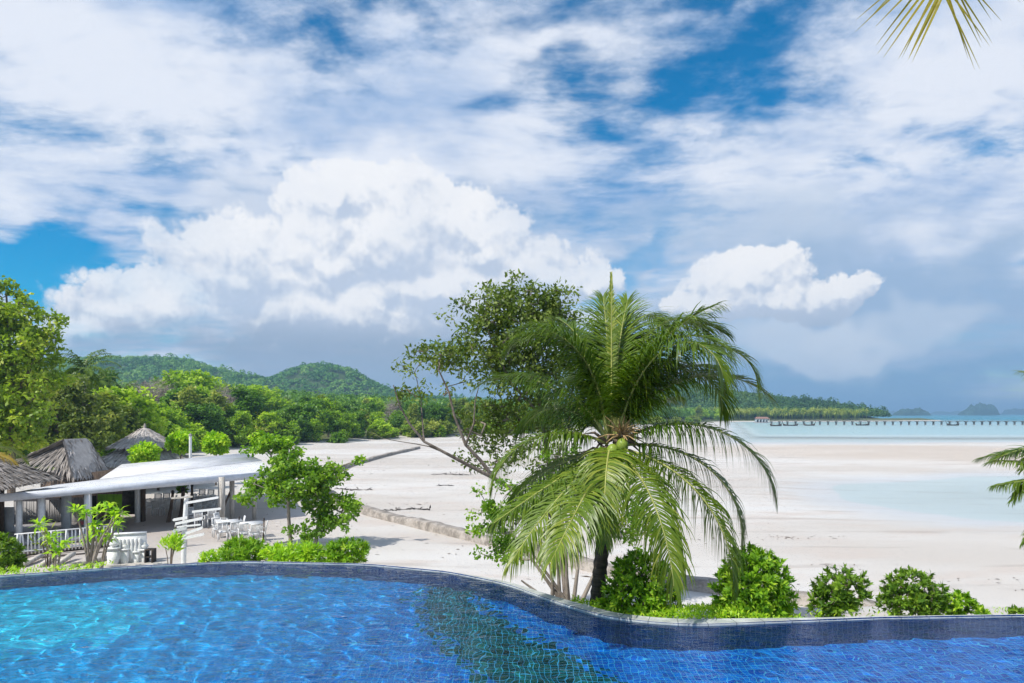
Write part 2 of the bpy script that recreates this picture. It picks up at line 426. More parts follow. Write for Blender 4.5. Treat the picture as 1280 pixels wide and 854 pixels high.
def mat_sand():
    m, t = new_mat('sand'); co = objco(t); x, y, z = t.sep(co)
    big = t.noise(t.vm('MULTIPLY', co, (0.35, 1.0, 0)), 0.06, 5, 0.55)
    mid = t.noise(t.vm('MULTIPLY', co, (0.45, 1.3, 0)), 0.35, 6, 0.6)
    fin = t.noise(co, 9.0, 5, 0.65)
    tiny = t.noise(co, 70.0, 2, 0.6)
    c = t.mix(t.step(big, 0.38, 0.62), (0.46, 0.425, 0.388), (0.55, 0.53, 0.505))
    c = t.mix(t.m('MULTIPLY', t.step(mid, 0.48, 0.66), 0.6), c, (0.47, 0.405, 0.36))
    # bar of coarse tan-pink sand near the far shore
    bd = t.m('SQRT', t.m('ADD', t.m('POWER', t.m('DIVIDE', t.m('SUBTRACT', x, 66.0), 40.0), 2.0), t.m('POWER', t.m('DIVIDE', t.m('SUBTRACT', y, 116.0), 38.0), 2.0)))
    bd = t.m('ADD', bd, t.m('ADD', t.m('MULTIPLY', t.m('SUBTRACT', big, 0.5), 1.2), t.m('MULTIPLY', t.m('SUBTRACT', mid, 0.5), 0.5)))
    c = t.mix(t.m('MULTIPLY', t.m('SUBTRACT', 1.0, t.step(bd, 0.4, 1.15)), 0.5), c, (0.49, 0.41, 0.34))
    # damp sand near the water level is greyer, a little darker
    wet = t.m('SUBTRACT', 1.0, t.step(t.m('ADD', z, t.m('MULTIPLY', t.m('SUBTRACT', mid, 0.5), 0.35)), -3.84, -3.52))
    c = t.mix(t.m('MULTIPLY', wet, 0.8), c, (0.47, 0.485, 0.495))
    # drift lines left by the tide
    wv = t.node('ShaderNodeTexWave', bands_direction='Y'); t.set(wv.inputs['Vector'], t.vm('MULTIPLY', co, (0.12, 1, 0)))
    t.set(wv.inputs['Scale'], 0.07); t.set(wv.inputs['Distortion'], 9.0); t.set(wv.inputs['Detail'], 4.0); t.set(wv.inputs['Detail Scale'], 1.2)
    ln = t.m('MULTIPLY', t.step(wv.outputs['Fac'], 0.93, 1.0), t.step(mid, 0.42, 0.62))
    c = t.mix(t.m('MULTIPLY', ln, 0.35), c, (0.26, 0.23, 0.205))
    # footprints and rough patches
    c = t.mix(t.m('MULTIPLY', t.step(fin, 0.56, 0.72), 0.22), c, (0.41, 0.365, 0.325))
    # earth trodden into the sand round the pavilion
    dx = t.m('ADD', x, 21.5); dy = t.m('SUBTRACT', y, 38.0)
    dd = t.m('SQRT', t.m('ADD', t.m('POWER', t.m('DIVIDE', dx, 10.0), 2.0), t.m('POWER', t.m('DIVIDE', dy, 11.0), 2.0)))
    dd = t.m('ADD', dd, t.m('MULTIPLY', t.m('SUBTRACT', mid, 0.5), 0.8))
    c = t.mix(t.m('MULTIPLY', t.m('SUBTRACT', 1.0, t.step(dd, 0.55, 1.05)), 0.8), c, (0.39, 0.345, 0.31))
    # leaf litter and soil inland
    hgt = t.step(t.m('ADD', z, t.m('MULTIPLY', mid, 0.3)), -3.05, -2.75)
    far = t.step(y, 48, 60)
    c = t.mix(t.m('MULTIPLY', hgt, far), c, (0.10, 0.115, 0.045))
    b = t.m('ADD', t.m('MULTIPLY', fin, 1.0), t.m('MULTIPLY', tiny, 0.3))
    p = principled(t, c, t.lin(wet, 0, 1, 0.9, 0.42), b, 0.35, 0.05, spec=0.25); t.l.new(p.outputs[0], t.out.inputs[0]); return m

tx = np.linspace(-1, 1, 431); gxs = 20 * np.sinh(6.8 * tx)
di = np.concatenate([[0.0], 0.3 * np.expm1(0.0312 * np.arange(1, 331))])
gy = edge_y(gxs)[:, None] + LIPW + di[None, :]
g = Geo(); V, F, _ = sheet(gxs, gy, ground_z); g.add(V, F)
ground = struct(g.build('ground', mat_sand(), smooth=True))

# ------------------------------------------------------------------ sea
def mat_sea():
    m, t = new_mat('sea'); co = objco(t)
    dn_ = t.noise(t.vm('MULTIPLY', co, (0.25, 1.0, 0)), 0.25, 5, 0.6)
    dep = t.m('ADD', attr(t, 'tint'), t.m('MULTIPLY', t.m('SUBTRACT', dn_, 0.55), 0.16))
    c = t.mix(t.step(dep, 0.0, 1.3), (0.50, 0.56, 0.565), (0.38, 0.54, 0.56))
    far = t.node('ShaderNodeVectorMath', operation='LENGTH'); t.set(far.inputs[0], co)
    c = t.mix(t.step(far.outputs['Value'], 450, 1000), c, (0.02, 0.24, 0.33))
    n = t.noise(t.vm('MULTIPLY', co, (0.5, 1.2, 0)), 1.2, 5, 0.6)
    bmp = t.node('ShaderNodeBump'); t.set(bmp.inputs['Strength'], 0.22); t.set(bmp.inputs['Distance'], 0.05); t.set(bmp.inputs['Height'], n)
    df = t.node('ShaderNodeBsdfDiffuse'); t.set(df.inputs[0], c)
    tr = t.node('ShaderNodeBsdfTransparent'); t.set(tr.inputs[0], (0.93, 0.985, 0.985, 1))
    mx = t.node('ShaderNodeMixShader'); t.set(mx.inputs[0], t.step(dep, 0.0, 0.7))
    t.l.new(tr.outputs[0], mx.inputs[1]); t.l.new(df.outputs[0], mx.inputs[2])
    gl = t.node('ShaderNodeBsdfGlossy'); t.set(gl.inputs['Roughness'], 0.16); t.l.new(bmp.outputs[0], gl.inputs['Normal'])
    fr = t.node('ShaderNodeFresnel'); t.set(fr.inputs['IOR'], 1.33); t.l.new(bmp.outputs[0], fr.inputs['Normal'])
    m2 = t.node('ShaderNodeMixShader'); t.set(m2.inputs[0], t.m('MULTIPLY', t.m('MULTIPLY', fr.outputs[0], 0.5), t.step(dep, 0.05, 0.9)))
    t.l.new(mx.outputs[0], m2.inputs[1]); t.l.new(gl.outputs[0], m2.inputs[2]); t.l.new(m2.outputs[0], t.out.inputs[0])
    return m
sx = 40 * np.sinh(6.1 * np.linspace(-1, 1, 321)); sx = sx[sx > -5]
sy = 22 + 0.8 * np.expm1(0.0312 * np.arange(0, 300)); sy = sy[sy < 9200]
X, Y = np.meshgrid(sx, sy, indexing='ij'); dep = SEA - ground_z(X, Y)
i = np.arange(X.size).reshape(X.shape)
F = np.stack([i[:-1, :-1], i[1:, :-1], i[1:, 1:], i[:-1, 1:]], -1).reshape(-1, 4)
keep = (dep.ravel()[F] > -0.06).any(1)
F = F[keep]; used, inv = np.unique(F.ravel(), return_inverse=True)
g = Geo(); g.add(np.stack([X.ravel(), Y.ravel(), np.full(X.size, SEA)], 1)[used], inv.reshape(-1, 4), dep.ravel()[used])
sea = struct(g.build('sea', mat_sea(), smooth=True))

# ------------------------------------------------------------------ swimming pool
def mat_tile(name, ca, cb, cc, grout, wall=False):
    m, t = new_mat(name)
    if wall:
        uv = t.xyz(attr(t, 'tint'), t.sep(objco(t))[2], 0.0)
    else:
        uv = objco(t)
    br = t.node('ShaderNodeTexBrick'); br.offset = 0.0; br.squash = 1.0
    t.set(br.inputs['Vector'], uv); t.set(br.inputs['Scale'], 1.0)
    t.set(br.inputs['Brick Width'], 0.078); t.set(br.inputs['Row Height'], 0.078); t.set(br.inputs['Mortar Size'], 0.0042); t.set(br.inputs['Mortar Smooth'], 0.2)
    x, y, z = t.sep(objco(t))
    cell = t.vm('FLOOR', t.vm('DIVIDE', uv, (0.078, 0.078, 0.078)))
    wn = t.node('ShaderNodeTexWhiteNoise', noise_dimensions='2D'); t.l.new(cell, wn.inputs['Vector'])
    base = t.mix(wn.outputs['Value'], ca, cb)
    if not wall:
        jit = t.m('MULTIPLY', t.m('SUBTRACT', wn.outputs['Value'], 0.5), 0.5)
        # the mosaic blend turns from cobalt to turquoise along the pool
        base = t.mix(t.step(t.m('ADD', x, t.m('MULTIPLY', wn.outputs['Value'], 3.0)), 2.5, -7.0), base, t.mix(wn.outputs['Value'], (0.0, 0.33, 0.70), (0.0, 0.50, 0.88)))
        # green mosaic ray, pale mosaic bay: laid patterns of the floor
        q = t.m('SUBTRACT', x, t.m('ADD', GREEN[0], t.m('MULTIPLY', t.m('POWER', t.m('SUBTRACT', 12.2, y), 1.35), GREEN[1])))
        gm = t.m('LESS_THAN', t.m('ABSOLUTE', t.m('ADD', q, jit)), t.m('ADD', 0.50, t.m('MULTIPLY', t.m('SUBTRACT', 12.5, y), 0.10)))
        base = t.mix(gm, base, t.mix(wn.outputs['Value'], (0.0, 0.035, 0.04), (0.005, 0.12, 0.10)))
        pa = t.m('ADD', t.m('POWER', t.m('DIVIDE', t.m('SUBTRACT', x, PALE[0]), PALE[2]), 2.0), t.m('POWER', t.m('DIVIDE', t.m('SUBTRACT', y, PALE[1]), PALE[3]), 2.0))
        pm = t.m('LESS_THAN', t.m('ADD', pa, jit), 1.0)
        base = t.mix(pm, base, t.mix(wn.outputs['Value'], (0.0, 0.52, 0.78), (0.03, 0.66, 0.88)))
    c = t.mix(br.outputs['Fac'], base, grout)
    p = principled(t, c, 0.25, spec=0.5); t.l.new(p.outputs[0], t.out.inputs[0]); return m
GREEN = (-1.15, 0.30); PALE = (-9.5, 10.6, 3.6, 1.7)
PX0, PX1, PY0 = -14.0, 12.0, 4.6
FLOOR = -1.05
pool = thing('swimming_pool', 'blue mosaic infinity pool with curved grey lip above the beach', 'swimming pool', (0, 0, 0))
px_ = np.arange(PX0, PX1 + .01, 0.1); pe = edge_y(px_)
g = Geo(); n = len(px_)
V = np.concatenate([np.stack([px_, np.full(n, PY0), np.full(n, FLOOR)], 1), np.stack([px_, pe, np.full(n, FLOOR)], 1)])
i = np.arange(n - 1); g.add(V, np.stack([i, i + 1, i + 1 + n, i + n], 1))
pf = g.build('pool_floor', mat_tile('pool_floor_tile', (0.0, 0.065, 0.42), (0.0, 0.18, 0.68), None, (0.05, 0.42, 0.72)), pool)
g = Geo(); arc = np.concatenate([[0], np.cumsum(np.hypot(np.diff(px_), np.diff(pe)))])
V = np.concatenate([np.stack([px_, pe, np.full(n, FLOOR)], 1), np.stack([px_, pe, np.full(n, 0.03)], 1)])
g.add(V, np.stack([i, i + n, i + 1 + n, i + 1], 1)[:, ::-1], np.concatenate([arc, arc]))
for (a, b) in (((PX0, PY0), (PX0, edge_y(PX0))), ((PX1, PY0), (PX1, edge_y(PX1))), ((PX0, PY0), (PX1, PY0))):
    L = math.dist(a, b); top = 0.04
    g.add([(*a, FLOOR), (*b, FLOOR), (*b, top), (*a, top)], [(0, 1, 2, 3)], [0, L, L, 0])
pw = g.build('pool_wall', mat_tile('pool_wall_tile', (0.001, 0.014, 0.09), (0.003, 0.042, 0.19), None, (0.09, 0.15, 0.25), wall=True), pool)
# lip: flat top, then the outer face down to the bed
g = Geo(); wv_ = np.interp(px_, [-14, -6, -1, 0.3, 1.0, 3.0, 4.2, 6, 12], [0.09, 0.07, 0.09, 0.17, 0.24, 0.24, 0.15, 0.09, 0.09])
zt = np.interp(px_, [-14, -9, -1, 0.2, 3.2, 4.6, 12], [0.028, 0.024, 0.020, 0.030, 0.030, 0.018, 0.018])
nx = -np.gradient(pe, px_); nl = np.hypot(nx, 1); nx, ny = nx / nl, 1 / nl
rows = [(px_, pe, np.full(n, -0.2)), (px_, pe, zt - 0.012), (px_ + nx * .012, pe + ny * .012, zt), (px_ + nx * (wv_ - .02), pe + ny * (wv_ - .02), zt),
        (px_ + nx * wv_, pe + ny * wv_, zt - 0.03), (px_ + nx * wv_, pe + ny * wv_, np.full(n, -2.0))]
rows[0] = (px_ + nx * .006, pe + ny * .006, np.full(n, -0.2)); rows[1] = (px_ + nx * .003 * 0 - nx * .004, pe - ny * .004, zt - 0.012)
V = np.concatenate([np.stack(r, 1) for r in rows])
for k in range(len(rows) - 1): g.add(V[k * n:(k + 2) * n], np.stack([i, i + 1, i + 1 + n, i + n], 1)[:, ::-1], np.concatenate([arc, arc]))
def mat_lip():
    m, t = new_mat('lip_stone'); co = objco(t); a = attr(t); n = t.noise(co, 2.5, 6, 0.65); n2 = t.noise(co, 28.0, 3, 0.6)
    c = t.mix(t.step(n, 0.35, 0.65), (0.38, 0.40, 0.38), (0.60, 0.62, 0.60)); c = t.mix(t.m('MULTIPLY', t.step(n2, 0.5, 0.7), 0.4), c, (0.30, 0.31, 0.29))
    pc = t.m('FLOOR', t.m('DIVIDE', a, 0.42)); wn = t.node('ShaderNodeTexWhiteNoise', noise_dimensions='1D'); t.set(wn.inputs['W'], pc)
    c = t.mix(t.m('MULTIPLY', wn.outputs['Value'], 0.35), c, (0.36, 0.38, 0.38))
    j = t.m('ABSOLUTE', t.m('SUBTRACT', t.m('FRACT', t.m('DIVIDE', a, 0.42)), 0.5)); c = t.mix(t.m('GREATER_THAN', j, 0.485), c, (0.15, 0.16, 0.16))
    p = principled(t, c, t.lin(n, 0.3, 0.7, 0.25, 0.6), n2, 0.3, 0.004, 0.4); t.l.new(p.outputs[0], t.out.inputs[0]); return m
M['lip'] = mat_lip()
g.build('coping', M['lip'], pool)
g = Geo(); V, F, _ = sheet(np.array([-9000.0, -60, PX0 - .3, PX1 + .3, 60, 9000]), np.broadcast_to(np.array([-9000.0, -60, PY0 - 0.004])[None], (6, 3)), lambda x, y: np.full(np.broadcast(x, y).shape, 0.05))
g.add(V, F)
M['terrace'] = mat_plain('terrace_paving', (0.42, 0.39, 0.36), 0.8, 0.25, 2.0, 0.2, 0.01)
struct(g.build('pool_terrace', M['terrace']))

# water: a real rippled surface, level with the lip
def mat_water():
    m, t = new_mat('pool_water')
    rf = t.node('ShaderNodeBsdfRefraction'); t.set(rf.inputs['IOR'], 1.333); t.set(rf.inputs['Roughness'], 0.0); t.set(rf.inputs[0], (0.94, 0.99, 1, 1))
    co = objco(t); n = t.m('ADD', t.noise(t.vm('MULTIPLY', co, (0.75, 1.35, 1)), 5.0, 4, 0.6), t.m('MULTIPLY', t.noise(co, 16.0, 2, 0.5), 0.25))
    amp = t.lin(t.sep(co)[0], 1.5, -1.5, 0.35, 1.0)
    bp = t.node('ShaderNodeBump'); t.set(bp.inputs['Strength'], t.m('MULTIPLY', amp, 0.95)); t.set(bp.inputs['Distance'], 0.065); t.set(bp.inputs['Height'], n)
    gl = t.node('ShaderNodeBsdfGlossy'); t.set(gl.inputs['Roughness'], 0.02); t.l.new(bp.outputs[0], gl.inputs['Normal'])
    fr = t.node('ShaderNodeFresnel'); t.set(fr.inputs['IOR'], 1.333); t.l.new(bp.outputs[0], fr.inputs['Normal'])
    mx = t.node('ShaderNodeMixShader'); t.l.new(fr.outputs[0], mx.inputs[0]); t.l.new(rf.outputs[0], mx.inputs[1]); t.l.new(gl.outputs[0], mx.inputs[2])
    t.l.new(mx.outputs[0], t.out.inputs[0]); return m
wx = np.arange(PX0, PX1 + .001, 0.032); nt = 300
tt = np.linspace(0, 1, nt); ey = edge_y(wx) - 0.0045
WY = PY0 + (ey - PY0)[:, None] * tt[None, :]; WX = np.broadcast_to(wx[:, None], WY.shape)
rw = np.random.default_rng(11); H = np.zeros_like(WY)
for k in range(44):
    lam = 0.20 * (5.0 ** rw.uniform(0, 1)); a = rw.normal(1.25, 0.7); kk = 2 * math.pi / lam
    H += 0.0022 * lam ** 1.3 * np.sin(kk * (math.cos(a) * WX + math.sin(a) * WY) + rw.uniform(0, 6.28) + 0.5 * np.sin(1.1 * WX + k) + 0.4 * np.sin(0.9 * WY + 2 * k))
ampl = np.interp(WX, [-14, -9, -6, -1, 1.0, 12], [1.0, 1.35, 1.9, 1.6, 0.8, 1.0]) * (0.8 + 0.35 * wob(WX, WY, 0.9, 9))
H *= ampl * smooth01((1 - tt) / 0.03 + 0.25)[None, :]
g = Geo(); i = np.arange(WY.size).reshape(WY.shape)
g.add(np.stack([WX, WY, H - 0.002], -1).reshape(-1, 3), np.stack([i[:-1, :-1], i[1:, :-1], i[1:, 1:], i[:-1, 1:]], -1).reshape(-1, 4))
water = struct(g.build('pool_water', mat_water(), smooth=True))
water.cycles.is_caustics_caster = True
pf.cycles.is_caustics_receiver = True; pw.cycles.is_caustics_receiver = True
# ------------------------------------------------------------------ plants: building blocks
def leaves(g, P, D, N, L, W, tint, simple=False, droop=0.25, fold=0.12):
    """leaves with base at P, pointing along D, upper side N; L long, W wide (arrays)"""
    n = len(P); D = unit(D); N = N - (N * D).sum(1, keepdims=True) * D; N = unit(N); Sd = np.cross(D, N)
    L = np.broadcast_to(L, (n,))[:, None]; W = np.broadcast_to(W, (n,))[:, None]
    if simple:
        V = np.stack([P, P + D * L * .5 + Sd * W * .5 + N * fold * W, P + D * L - N * droop * L * .5, P + D * L * .5 - Sd * W * .5 + N * fold * W], 1)
        F = np.arange(n * 4).reshape(n, 4); g.add(V.reshape(-1, 3), F, np.repeat(tint, 4))
    else:
        mid = P + D * L * .55
        V = np.stack([P, mid + Sd * W * .5 + N * fold * W, mid, mid - Sd * W * .5 + N * fold * W, P + D * L - N * droop * L], 1)
        b = (np.arange(n) * 5)[:, None]
        F = np.concatenate([b + np.array([[0, 2, 1]]), b + np.array([[0, 3, 2]]), b + np.array([[1, 2, 4]]), b + np.array([[2, 3, 4]])])
        g.add(V.reshape(-1, 3), F, np.repeat(tint, 5))

def rand_dir(r, n): return unit(r.normal(size=(n, 3)))

def spray(g, r, T, out, n, rad, L, W, simple=True, up=0.35, tint0=None, spread=0.25):
    """n leaves round every twig end T (outward direction out); clumps get their own shade of green"""
    k = len(T); P = np.repeat(T, n, 0) + rand_dir(r, k * n) * (rad * r.uniform(0.15, 1, (k * n, 1)) ** 0.6) * np.array([1, 1, .75])
    D = unit(np.repeat(out, n, 0) * 0.6 + rand_dir(r, k * n) + np.array([0, 0, -0.15]))
    N = unit(rand_dir(r, k * n) * 0.8 + np.array([0, 0, 1.0]) * up + np.repeat(out, n, 0) * 0.5)
    tn = np.repeat(r.uniform(0.15, 0.85, k) if tint0 is None else tint0, n) + r.normal(0, spread * .5, k * n)
    leaves(g, P, D, N, L * r.uniform(.6, 1.25, k * n), W * r.uniform(.7, 1.2, k * n), np.clip(tn, 0, 1), simple)

def clump_points(r, clumps, n, hollow=0.5):
    """n points in a union of ellipsoids (x,y,z,rx,ry,rz), denser towards the outside"""
    cl = np.array(clumps, float); w = cl[:, 3] * cl[:, 4] * cl[:, 5]; w = w ** 0.75; w /= w.sum()
    k = r.choice(len(cl), n, p=w); d = rand_dir(r, n) * (r.uniform(hollow ** 3, 1, (n, 1)) ** (1 / 3))
    P = cl[k, :3] + d * cl[k, 3:]; return P, unit(d)

class Wood:
    """branch skeleton: trunks given as polylines, twigs joined to the nearest wood"""
    def __init__(self): self.p = []; self.par = []; self.fix = []
    def trunk(self, pts, r0, r1, join=-1, sub=3):
        pts = np.asarray(pts, float); last = join
        for s in range(len(pts) - 1):
            for k in range(sub):
                if s == 0 and k == 0 and join >= 0: continue
                f = (s + k / sub) / (len(pts) - 1)
                q = pts[s] + (pts[s + 1] - pts[s]) * k / sub
                self.p.append(q); self.par.append(last); self.fix.append(r0 + (r1 - r0) * f); last = len(self.p) - 1
        self.p.append(pts[-1]); self.par.append(last); self.fix.append(r1); return len(self.p) - 1
    def nearest(self, q): return int(np.argmin(np.linalg.norm(np.array(self.p) - q, axis=1)))
    def twigs(self, r, T, jit=0.08, bias=0.6, steps=3):
        c = np.array(self.p); T = np.asarray(T)
        order = np.argsort(np.min(np.linalg.norm(T[:, None] - c[None], axis=2), 1))
        for i in order:
            A = np.array(self.p); d = np.linalg.norm(A - T[i], axis=1) + bias * np.maximum(0, A[:, 2] - T[i, 2] + 0.15 * 0)
            j = int(np.argmin(d)); a = A[j]; L = np.linalg.norm(T[i] - a)
            for k in range(1, steps + 1):
                f = k / steps; q = a + (T[i] - a) * f + (r.normal(size=3) * jit * L * (1 if k < steps else 0)) + np.array([0, 0, -0.10 * L * math.sin(math.pi * f)])
                self.p.append(q); self.par.append(j); self.fix.append(0); j = len(self.p) - 1
    def mesh(self, g, rmin, p=0.5, sides=6, rmax=9):
        n = len(self.p); cnt = np.zeros(n); P = np.array(self.p); par = np.array(self.par)
        haschild = np.zeros(n, bool); haschild[par[par >= 0]] = True
        cnt[~haschild] = 1
        for i in range(n - 1, -1, -1):
            if par[i] >= 0: cnt[par[i]] += cnt[i]
        rad = np.minimum(rmin * cnt ** p, rmax); fx = np.array(self.fix); rad = np.where(fx > 0, fx, rad)
        ok = par >= 0; a = P[par[ok]]; b = P[ok]; ra = rad[par[ok]]; rb = rad[ok]
        ra = np.where((fx[ok] == 0), np.minimum(ra, rb * 1.6), ra)
        T = unit(b - a); ref = np.where(np.abs(T[:, 2:3]) > .9, np.array([[1.0, 0, 0]]), np.array([[0, 0, 1.0]]))
        s = unit(np.cross(T, ref)); u = np.cross(s, T); m = len(a)
        an = np.linspace(0, 2 * math.pi, sides, endpoint=False)
        c = np.cos(an)[None, :, None] * s[:, None] + np.sin(an)[None, :, None] * u[:, None]
        V = np.concatenate([(a - T * (ra * .3)[:, None])[:, None] + c * ra[:, None, None], (b + T * (rb * .3)[:, None])[:, None] + c * rb[:, None, None]], 1)
        i = np.arange(sides); k = (i + 1) % sides
        f = np.stack([i, k, k + sides, i + sides], 1)
        F = (np.arange(m) * 2 * sides)[:, None, None] + f[None]
        g.add(V.reshape(-1, 3), F.reshape(-1, 4))

def tree(name, label, cat, base, trunks, clumps, nt, nl, rad, L, W, leafm, barkm, seed, rmin=0.012, group=None, simple=True, hollow=0.45, jit=0.09, tintf=None, extra_T=None, sides=6):
    """trunks: list of (points, r0, r1); clumps in world coordinates"""
    r = np.random.default_rng(seed); base = np.asarray(base, float)
    root = thing(name, label, cat, base, 0, group)
    w = Wood()
    for k, tr in enumerate(trunks):
        j = -1
        if k and len(w.p): 
            q = np.asarray(tr[0][0], float); c = w.nearest(q)
            if np.linalg.norm(np.array(w.p[c]) - q) < 0.5 and not (len(tr) > 3): j = c
        w.trunk(tr[0], tr[1], tr[2], j)
    T, out = clump_points(r, clumps, nt, hollow)
    if extra_T is not None: T = np.concatenate([T, extra_T]); out = np.concatenate([out, rand_dir(r, len(extra_T))])
    w.twigs(r, T, jit)
    g = Geo(); w.mesh(g, rmin, sides=sides); g.build('trunk', barkm, root, True, base)
    g = Geo(); spray(g, r, T, out, nl, rad, L, W, simple, tint0=None if tintf is None else tintf(r, T)); g.build('crown', leafm, root, False, base)
    return root

def at_xy(px, Y): return (px - HX) / FPX * Y
def gpt(px, Y, dz=-0.05):
    x = at_xy(px, Y); return np.array([x, Y, float(ground_z(x, Y)) + dz])
def clump_px(lst, Y):
    """(px,py,rpx,rpy[,dY]) -> ellipsoids at about Y metres, as deep as they are wide"""
    o = []
    for c in lst:
        y = Y + (c[4] if len(c) > 4 else 0); p = at(c[0], c[1], y); rx = c[2] / FPX * y; rz = c[3] / FPX * y
        o.append((*p, rx, rx * 0.9, rz))
    return o

# ------------------------------------------------------------------ leaf colours
M['leaf_palm'] = mat_leaf('palm_frond_leaf', (0.035, 0.085, 0.008), (0.12, 0.185, 0.014), (0.33, 0.34, 0.05), 0.30, 0.38, lk=1.15)
M['leaf_palm_gold'] = mat_leaf('palm_frond_golden', (0.16, 0.17, 0.02), (0.30, 0.24, 0.03), (0.40, 0.27, 0.05), 0.35, 0.45, lk=1.2)
M['rachis'] = mat_plain('frond_rib', (0.34, 0.36, 0.10), 0.5, 0.3, 3.0)
M['leaf_bush'] = mat_leaf('naupaka_leaf', (0.055, 0.14, 0.006), (0.145, 0.27, 0.010), (0.30, 0.40, 0.03), 0.35, 0.55)
M['leaf_bush2'] = mat_leaf('bush_leaf', (0.04, 0.095, 0.008), (0.10, 0.18, 0.012), (0.20, 0.29, 0.03), 0.35, 0.55)
M['leaf_lime'] = mat_leaf('lime_leaf', (0.12, 0.26, 0.012), (0.26, 0.40, 0.02), (0.40, 0.48, 0.04), 0.4, 0.42)
M['leaf_mid'] = mat_leaf('almond_leaf', (0.045, 0.105, 0.008), (0.11, 0.21, 0.014), (0.22, 0.32, 0.03), 0.4, 0.5)
M['leaf_olive'] = mat_leaf('olive_leaf', (0.055, 0.085, 0.016), (0.11, 0.145, 0.022), (0.21, 0.23, 0.05), 0.3, 0.5)
M['leaf_grove'] = mat_leaf('grove_leaf', (0.040, 0.070, 0.012), (0.095, 0.135, 0.02), (0.18, 0.22, 0.05), 0.35, 0.5)
M['leaf_yellow'] = mat_leaf('yellowgreen_leaf', (0.09, 0.15, 0.015), (0.19, 0.27, 0.025), (0.34, 0.36, 0.05), 0.4, 0.45)
M['leaf_f1'] = mat_leaf('forest_bright', (0.07, 0.13, 0.008), (0.15, 0.24, 0.012), (0.26, 0.34, 0.03), 0.4, 0.5, 0.6, lk=1.9)
M['leaf_f2'] = mat_leaf('forest_deep', (0.034, 0.080, 0.009), (0.07, 0.145, 0.012), (0.11, 0.19, 0.025), 0.35, 0.5, 0.6, lk=1.9)
M['leaf_f3'] = mat_leaf('forest_olive', (0.06, 0.09, 0.015), (0.12, 0.16, 0.022), (0.22, 0.24, 0.05), 0.35, 0.5, 0.6, lk=1.9)
M['leaf_far'] = mat_leaf('far_forest', (0.025, 0.08, 0.014), (0.06, 0.145, 0.02), (0.12, 0.20, 0.035), 0.3, 0.6, lk=1.9)
M['twig_pale'] = mat_plain('bare_twig', (0.40, 0.33, 0.30), 0.9, 0.3, 3.0)

# ------------------------------------------------------------------ coconut palms
def frond_geo(r, base, az, el0, L, droop, npair=120, ll=0.66, hang=0.5, width=0.024, fan=False, side_curl=0.0, tint=0.5, dead=0, pw=1.35):
    """returns (rachis Geo, leaflet Geo) in world space"""
    m = 26; s = np.linspace(0, 1, m); el = el0 - droop * s ** pw; a = az + side_curl * s ** 2
    dirs = np.stack([np.cos(a) * np.cos(el), np.sin(a) * np.cos(el), np.sin(el)], 1)
    pts = np.concatenate([[base], base + np.cumsum((dirs[:-1] + dirs[1:]) / 2 * (L / (m - 1)), 0)])
    gr = Geo(); gr.tube(pts, np.interp(s, [0, .1, .3, 1], [.036, .026, .018, .004]) * min(1, L / 2.4) , 6)
    gl = Geo()
    sp = np.linspace(0.13, 0.995, npair) 
    sp = np.concatenate([sp, np.clip(sp + 0.3 / npair, 0, 1)]); sg = np.concatenate([np.ones(npair), -np.ones(npair)])
    sp = np.clip(sp + r.normal(0, .25 / npair, len(sp)), .1, 1)
    P = np.stack([np.interp(sp, s, pts[:, k]) for k in range(3)], 1)
    T = unit(np.stack([np.interp(sp, s, dirs[:, k]) for k in range(3)], 1))
    ah = np.interp(sp, s, a); side = np.stack([np.sin(ah), -np.cos(ah), np.zeros_like(ah)], 1)
    up = unit(np.cross(side, T)); 
    fw = np.interp(sp, [0.1, .5, .85, 1], [0.30, 0.45, 0.75, 2.2] if fan else [0.30, 0.6, 1.2, 3.0])
    D = unit(side * sg[:, None] + T * fw[:, None] + up * (0.14 + r.normal(0, .10, len(sp)))[:, None] + r.normal(0, .11, (len(sp), 3)))
    ln = ll * np.interp(sp, [0.1, .25, .5, .8, 1], [0.55, .92, 1, .98, .8] if fan else [0.55, .92, 1, .78, .40]) * r.uniform(.86, 1.1, len(sp))
    hg = hang * r.uniform(.4, 1.6, len(sp))
    q = P.copy(); d = D.copy(); V = []; ks = 5
    tn = np.clip(tint + r.normal(0, .13, len(sp)) + 0.18 * (sp - .5), 0, 1)
    for k in range(ks + 1):
        w = width * [0.55, 1.0, 0.95, 0.75, 0.45, 0.06][k]
        wd = unit(np.cross(d, up) + 1e-6); wd = unit(wd * 0.8 + up * 0.25 * sg[:, None])
        V += [q + wd * w / 2, q - wd * w / 2]
        q = q + d * (ln / ks)[:, None]
        d = unit(d + np.array([0, 0, -1.0]) * (hg * (0.22 + 0.16 * k))[:, None])
    V = np.stack(V, 1); n = len(sp); nv = 2 * (ks + 1)
    b = (np.arange(n) * nv)[:, None, None]
    f = np.array([[2 * k, 2 * k + 1, 2 * k + 3, 2 * k + 2] for k in range(ks)])[None]
    gl.add(V.reshape(-1, 3), (b + f).reshape(-1, 4), np.repeat(tn, nv))
    return gr, gl

